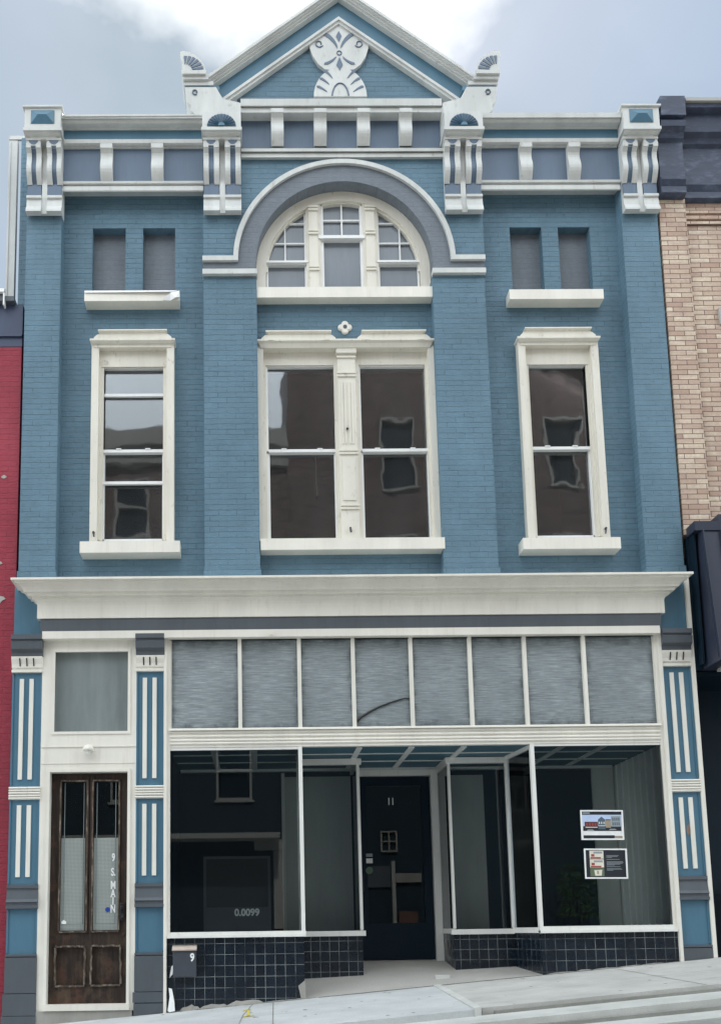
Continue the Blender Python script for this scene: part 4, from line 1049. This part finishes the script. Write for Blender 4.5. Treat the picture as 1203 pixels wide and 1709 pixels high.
B(8.02, 12, -.22, .3, zc(11.015, .22), zc(11.06, .22)).build('coping', 'opp_pale', TB)
aw = MB()
aw.add([(7.80, -.19, 5.36), (12, -.19, 5.36), (12, -.36, 3.84), (7.80, -.36, 3.84), (7.80, .05, 5.36), (12, .05, 5.36), (12, .05, 3.84), (7.80, .05, 3.84)], [(0,1,2,3), (0,3,7,4), (4,5,1,0), (3,2,6,7)])
x = 7.815
while x < 12:
    aw.add([(x-.009,-.19,5.36),(x+.009,-.19,5.36),(x+.009,-.36,3.84),(x-.009,-.36,3.84),(x-.006,-.222,5.36),(x+.006,-.222,5.36),(x+.006,-.392,3.84),(x-.006,-.392,3.84)], [(4,5,6,7),(0,4,7,3),(5,1,2,6),(3,7,6,2)]); x += .205
aw.box(7.80, 12, -.40, .05, 3.80, 3.84)
AWN = aw.build('awning', 'awning', TB)
MB().box(7.725, 8.0, -.205, .02, 5.362, 5.47).box(8.002, 12, -.205, .05, 5.362, 5.55).build('awning_flashing', 'awning', AWN)
MB().box(7.72, 7.80, .0, .06, 3.80, 5.36).box(7.745, 7.765, -.12, .0, 3.84, 5.36).build('awning_return', 'navy', AWN)
B(7.95, 12, -.35, .0, 3.77, 3.818).build('awning_trim', 'opp_pale', AWN)
MB().box(7.72, 12, .8, .9, .2, 5.4).box(7.70, 7.78, .3, .9, .2, 5.4).box(7.72, 12, .1, .9, 3.75, 3.80).build('shop_recess', 'navy', TB)
MB().box(8.0, 12, .6, .65, .5, 1.3).box(7.9, 7.96, .5, .7, .5, 3.8).build('shop_front', 'dark', TB)

# buildings over the road, mirrored in the window glass
OB = thing('brick_building', 'tall brown brick building reflected in the upper windows', 'building', (12, -18, gz(12)-.3))
win = []
for zb_, zt_ in ((15.0, 17.2), (11.0, 13.2), (7.9, 9.6)):
    for xw in (6.95, 9.9, 12.25, 15.2): win.append((xw, xw+.95, zb_, zt_))
MB().wall(3.9, 22, -1, 21.5, -18.4, -18.0, win).box(3.9, 22, -26, -18.4, 8.2, 21).box(3.8, 22.1, -18.1, -17.8, 21.2, 21.7).build('wall', 'opp_brick', OB)
MB().wall(3.9, 22, -1, 7.2, -17.99, -17.96, [w_ for w_ in win if w_[3] < 7]).build('lower_wall', 'opp_navy', OB)
for h in win:
    wf = MB().wall(h[0]-.06, h[1]+.06, h[2]-.06, h[3]+.06, -18.0, -17.94, [(h[0]+.01, h[1]-.01, h[2]+.01, h[3]-.01)]).box(h[0], h[1], -18.02, -17.96, (h[2]+h[3])/2-.04, (h[2]+h[3])/2+.04).box(h[0]-.12, h[1]+.12, -18, -17.88, h[2]-.13, h[2]-.06).build('window', 'opp_pale', OB)
    B(h[0], h[1], -18.15, -18.1, h[2], h[3]).build('pane', 'navy', wf)
OP = thing('brick_building', 'lower brown brick building reflected in the shop windows', 'building', (-2, -18, gz(-2)-.3))
win = []
for zb_, zt_ in ((13.4, 15.2), (9.2, 11.2), (4.9, 6.6)):
    for xw in (-8.5, -5.2, -1.6, 1.6): win.append((xw, xw+.95, zb_, zt_))
MB().wall(-14, 3.9, -3, 16.2, -18.5, -18.1, win).box(-14, 3.9, -26, -18.5, -3, 16).build('wall', 'opp_brick', OP)
MB().wall(-14, 3.88, -3, 7.6, -18.09, -18.06, [w_ for w_ in win if w_[3] < 7]).build('lower_wall', 'opp_navy', OP)
MB().box(-14, 3.9, -18.2, -17.7, 16.2, 16.9).box(-14, 3.9, -18.15, -17.9, 15.7, 16.2).build('cornice', 'opp_pale', OP)
B(-14, 3.4, -18.1, -17.0, 3.6, 3.75).build('canopy', 'opp_pale', OP)
for h in win:
    wf = MB().wall(h[0]-.06, h[1]+.06, h[2]-.06, h[3]+.06, -18.1, -18.04, [(h[0]+.01, h[1]-.01, h[2]+.01, h[3]-.01)]).box(h[0], h[1], -18.12, -18.06, (h[2]+h[3])/2-.04, (h[2]+h[3])/2+.04).box(h[0]-.12, h[1]+.12, -18.1, -17.98, h[2]-.13, h[2]-.06).build('window', 'opp_pale', OP)
    B(h[0], h[1], -18.25, -18.2, h[2], h[3]).build('pane', 'navy', wf)

B(3.22, 3.52, -18.06, -17.9, 1.0, 3.30).build('shop_pier', 'opp_pale', OP)
B(2.66, 3.53, -18.06, -17.88, 3.31, 3.62).build('shop_lintel', 'opp_pale', OP)
f = MB().wall(6.8, 7.35, 3.45, 4.15, -17.95, -17.88, [(6.85, 7.05, 3.5, 3.78), (6.85, 7.05, 3.82, 4.1), (7.1, 7.3, 3.5, 3.78), (7.1, 7.3, 3.82, 4.1)])
f.build('small_window', 'concrete_dark', OB)
B(7.12, 7.24, -17.95, -17.8, 1.0, 3.15).build('door_post', 'opp_pale', OB)
B(7.26, 8.1, -17.95, -17.85, 2.45, 2.75).build('shop_sign', 'concrete_dark', OB)
MB().box(7.3, 7.9, -17.95, -17.6, .4, 1.5).build('brick_pier', 'brown_pier', OB)
B(6.3, 7.1, -17.955, -17.9, 2.3, 3.0).build('notice_board', 'grey', OB)
bush = thing('shrub', 'green leafy shrub over the road, mirrored in the right shop window', 'shrub', (12, -17.2, gz(12)-.3))
MB().tube([(12, -17.2, .5), (12.02, -17.2, 1.2), (11.9, -17.25, 1.9)], [.06, .05, .02]).tube([(12, -17.2, .9), (12.3, -17.1, 1.8)], [.04, .015]).build('stem', 'wood', bush)
lf = MB()
for i in range(420):
    a_, r_ = random.uniform(0, 6.28), random.random()**.5*.62; zz = random.uniform(1.2, 2.75)
    c = Vector((12+r_*math.cos(a_), -17.2+r_*.6*math.sin(a_), zz)); u = Vector((random.uniform(-1,1), random.uniform(-1,1), random.uniform(-1,1))).normalized()*.085; v = u.orthogonal().normalized()*.05
    lf.add([c-u, c+v, c+u, c-v], [(0,1,2,3)])
lf.build('leaves', 'leaf', bush)

# ================================================================== GROUND
def slab(name, mat, x0, x1, y0, y1, drop, th=.2, nx=1):
    m = MB(); V = []
    vs = [(x0,y0,gz(x0,y0)-drop),(x1,y0,gz(x1,y0)-drop),(x1,y1,gz(x1,y1)-drop),(x0,y1,gz(x0,y1)-drop)]
    vs += [(x,y,z-th) for x,y,z in vs]
    m.add(vs, [(0,1,2,3),(4,7,6,5),(0,4,5,1),(1,5,6,2),(2,6,7,3),(3,7,4,0)])
    return struct(m.build(name, mat))
sw = MB()
def sl(m, P, drop=0, th=.25):
    vs = [(x, y, gz(x, y)-drop) for x, y in P]; n = len(vs); vs += [(x, y, z-th) for x, y, z in vs]
    m.add(vs, [list(range(n)), list(range(2*n-1, n-1, -1))] + [(i, n+i, n+(i+1)%n, (i+1)%n) for i in range(n)])
# newer slab on the left, older slab on the right, a raised feathered edge between
sw.mat(1); sl(sw, [(-3.0, -2.4), (4.52, -2.4), (4.62, -.012), (-3.0, -.012)])
sw.mat(0); sl(sw, [(-12, -2.4), (-3.012, -2.4), (-3.012, -.012), (-12, -.012)]); sl(sw, [(4.60, -2.33), (9.2, -2.33), (9.2, -.012), (4.70, -.012)])
sl(sw, [(9.212, -2.33), (24, -2.33), (24, -.012), (9.212, -.012)])
sw.mat(2); sl(sw, [(4.52, -2.42), (4.588, -2.36), (4.690, -.012), (4.62, -.012)], -.012)
struct(sw.build('sidewalk', ['concrete', 'concrete_new', 'kerbstone']))
kb = MB()
sl(kb, [(-12, -2.80), (24, -2.80), (24, -2.34), (-12, -2.41)], .055)
kb.mat(1); sl(kb, [(4.7, -2.375), (24, -2.375), (24, -2.331), (4.7, -2.331)], .03)
kb.mat(0); sl(kb, [(-12, -3.22), (24, -3.22), (24, -2.86), (-12, -2.86)], .135)
kb.mat(1); sl(kb, [(-12, -2.86), (24, -2.86), (24, -2.801), (-12, -2.801)], .105)
struct(kb.build('kerb', ['kerbstone', 'riser']))
rd = MB(); sl(rd, [(-60, -14), (60, -14), (60, -3.221), (-60, -3.221)], .145, .3); struct(rd.build('road', 'asphalt'))
rd = MB(); sl(rd, [(-60, -17.9), (60, -17.9), (60, -14.01), (-60, -14.01)], .0, .4); struct(rd.build('opposite_sidewalk', 'concrete'))
rd = MB(); sl(rd, [(-400, -400), (400, -400), (400, 400), (-400, 400)], 1.6, 1); struct(rd.build('ground', 'ground'))
ck = MB()
P_ = [(2.57, -1.74), (2.585, -1.3), (2.60, -.95), (2.64, -.6), (2.655, -.3), (2.69, -.02)]
for (a, b), (c_, d_) in zip(P_, P_[1:]): ck.add([(a-.006, b, gz(a, b)+.002), (a+.006, b, gz(a, b)+.002), (c_+.006, d_, gz(c_, d_)+.002), (c_-.006, d_, gz(c_, d_)+.002)], [(0,1,2,3)])
struct(ck.build('pavement_crack', 'riser'))
gum = MB()
for i in range(46):
    x, y = random.uniform(1.2, 8.2), random.uniform(-2.3, -.15)
    if abs(x-4.62) < .14: continue
    r_ = random.uniform(.008, .026); n = 7
    gum.add([(x+r_*random.uniform(.7, 1.1)*math.cos(k*6.283/n), y+1.3*r_*math.sin(k*6.283/n), gz(x+r_*math.cos(k*6.283/n), y+1.3*r_*math.sin(k*6.283/n))+.0025) for k in range(n)], [list(range(n))])
go = gum.build('chewing_gum_spots', 'riser'); go['kind'] = 'stuff'
jt = MB()
for x0, x1 in ((2.9, 2.86), (6.55, 6.5), (8.35, 8.3)):
    jt.add([(x0-.005, -.03, gz(x0, -.03)+.002), (x0+.005, -.03, gz(x0, -.03)+.002), (x1+.005, -2.3, gz(x1, -2.3)+.002), (x1-.005, -2.3, gz(x1, -2.3)+.002)], [(0,1,2,3)])
for k in range(8):
    x = 4.75+k*.45
    jt.add([(x, -1.22+.01*math.sin(k*3), gz(x, -1.22)+.002), (x+.45, -1.22+.01*math.sin(k*3+3), gz(x+.45, -1.22)+.002), (x+.45, -1.213+.01*math.sin(k*3+3), gz(x+.45, -1.213)+.002), (x, -1.213+.01*math.sin(k*3), gz(x, -1.213)+.002)], [(0,1,2,3)])
struct(jt.build('pavement_joint', 'riser'))
st = MB()
for cx_, cy_, r_ in ((5.28, -3.62, .16), (5.12, -3.75, .09), (5.5, -3.8, .07)):
    st.add([(cx_+r_*random.uniform(.6, 1.1)*math.cos(k*.5236), cy_+2*r_*random.uniform(.6, 1.1)*math.sin(k*.5236), gz(cx_+r_*math.cos(k*.5236), cy_)-.135) for k in range(12)], [list(range(12))])
struct(st.build('road_stain', 'stain'))
dt = MB()
def dirt_run(x0, x1, y0):
    x = x0
    while x < x1:
        nx = min(x1, x+.06); a_, b_ = dirt_run.w, random.uniform(.008, .05); dirt_run.w = b_
        dt.add([(x, y0, gz(x, y0)+.0035), (nx, y0, gz(nx, y0)+.0035), (nx, y0-b_, gz(nx, y0-b_)+.0035), (x, y0-a_, gz(x, y0-a_)+.0035)], [(0,1,2,3)]); x = nx
dirt_run.w = .02
dirt_run(1.42, 3.24, -.0125); dirt_run(5.8, 8.4, -.0125); dirt_run(3.26, 5.78, -.006)
d_ = dt.build('pavement_dirt', 'dirt'); d_['kind'] = 'stuff'
yl = MB()
for P_ in ([(2.63, -1.22), (2.66, -1.20), (2.655, -.55), (2.63, -.55)], [(2.58, -.66), (2.66, -.66), (2.66, -.54), (2.60, -.54)], [(2.60, -1.22), (2.70, -1.22), (2.70, -1.12), (2.60, -1.12)]):
    yl.add([(x, y, gz(x, y)+.004) for x, y in P_], [(0,1,2,3)])
struct(yl.build('pavement_marking', 'yellow'))

# ================================================================== SKY, SUN, CAMERA
W = bpy.data.worlds.new('World'); S.world = W; W.use_nodes = True
t = W.node_tree; t.nodes.clear()
SUN_EL, SUN_AZ = math.radians(52), math.radians(3)     # azimuth from +y towards +x
sky = N(t, 'ShaderNodeTexSky', sky_type='NISHITA', sun_disc=False); sky.sun_elevation = SUN_EL; sky.sun_rotation = SUN_AZ
sky.dust_density = 2.0; sky.air_density = 1.0
tc = N(t, 'ShaderNodeTexCoord'); D = tc.outputs['Generated']
nz = noise(t, scaled(t, D, 1, 1, 1.6), 2.6, 4, .5)
nz2 = noise(t, scaled(t, D, 1.2, 1, 1.8), 6.0, 5, .55)
# thin cloud everywhere, brighter the closer to the sun
sd = Vector((math.sin(SUN_AZ)*math.cos(SUN_EL), math.cos(SUN_AZ)*math.cos(SUN_EL), math.sin(SUN_EL)))
dp = N(t, 'ShaderNodeVectorMath', operation='DOT_PRODUCT'); L(t, D, dp.inputs[0]); dp.inputs[1].default_value = sd
glow = N(t, 'ShaderNodeMath', operation='MULTIPLY_ADD'); L(t, nz2, glow.inputs[0]); glow.inputs[1].default_value = .040; L(t, dp.outputs['Value'], glow.inputs[2])
near = mapr(t, glow.outputs[0], 1.002, 1.028, 0, 1)
blue_gap = mapr(t, nz, .38, .62, 0, 1)
cl = mapr(t, nz, .36, .68, 0, 1)
bright = mix(t, near, mix(t, blue_gap, (1.42, 1.90, 2.52), (1.98, 2.36, 2.74)), (8.0, 8.0, 7.8))
front = N(t, 'ShaderNodeSeparateXYZ'); L(t, D, front.inputs[0])
back = mapr(t, front.outputs[1], .25, -.35, 0, 1)  # bright bank behind the camera, made up to light the facade
bright = mix(t, back, bright, (11.2, 12, 12.6))
amt = N(t, 'ShaderNodeMath', operation='MULTIPLY_ADD'); L(t, cl, amt.inputs[0]); amt.inputs[1].default_value = .12; amt.inputs[2].default_value = .9
cmp_ = N(t, 'ShaderNodeMath', operation='ADD', use_clamp=True); L(t, amt.outputs[0], cmp_.inputs[0]); L(t, back, cmp_.inputs[1])
c = mix(t, cmp_.outputs[0], sky.outputs[0], bright)
bg = N(t, 'ShaderNodeBackground'); bg.inputs['Strength'].default_value = .12; L(t, c, bg.inputs[0])
wo = N(t, 'ShaderNodeOutputWorld'); L(t, bg.outputs[0], wo.inputs[0])

sl_ = bpy.data.lights.new('sun', 'SUN'); sl_.energy = 2.6; sl_.angle = math.radians(2.0); sl_.color = (1, .95, .87)
so = bpy.data.objects.new('sun', sl_); COL.objects.link(so); so.location = (3, 10, 30)
so.rotation_euler = (-sd).to_track_quat('-Z', 'Y').to_euler()

cam = bpy.data.cameras.new('camera'); co = bpy.data.objects.new('camera', cam); COL.objects.link(co)
Rv = Vector((0.999837, -0.011869, -0.013584)); U = Vector((0.011801, -0.139129, 0.990204)); F = Vector((0.013643, 0.990203, 0.138967))
mw = Matrix((( Rv.x, U.x, -F.x, 2.75), (Rv.y, U.y, -F.y, CAMY), (Rv.z, U.z, -F.z, .95), (0, 0, 0, 1)))
co.matrix_world = mw
cam.sensor_fit = 'AUTO'; cam.sensor_width = 36; cam.lens = 36*1600/1709
cam.shift_x = (601.5-450.4)/1709; cam.shift_y = (1328.5-854.5)/1709
cam.clip_start = .1; cam.clip_end = 2000
S.camera = co
S.view_settings.view_transform = 'Standard'; S.view_settings.look = 'None'; S.view_settings.exposure = 1.0; S.view_settings.gamma = 1
S.cycles.max_bounces = 8; S.cycles.transparent_max_bounces = 12; S.cycles.sample_clamp_indirect = 6
S.render.resolution_x = 720; S.render.resolution_y = 1024
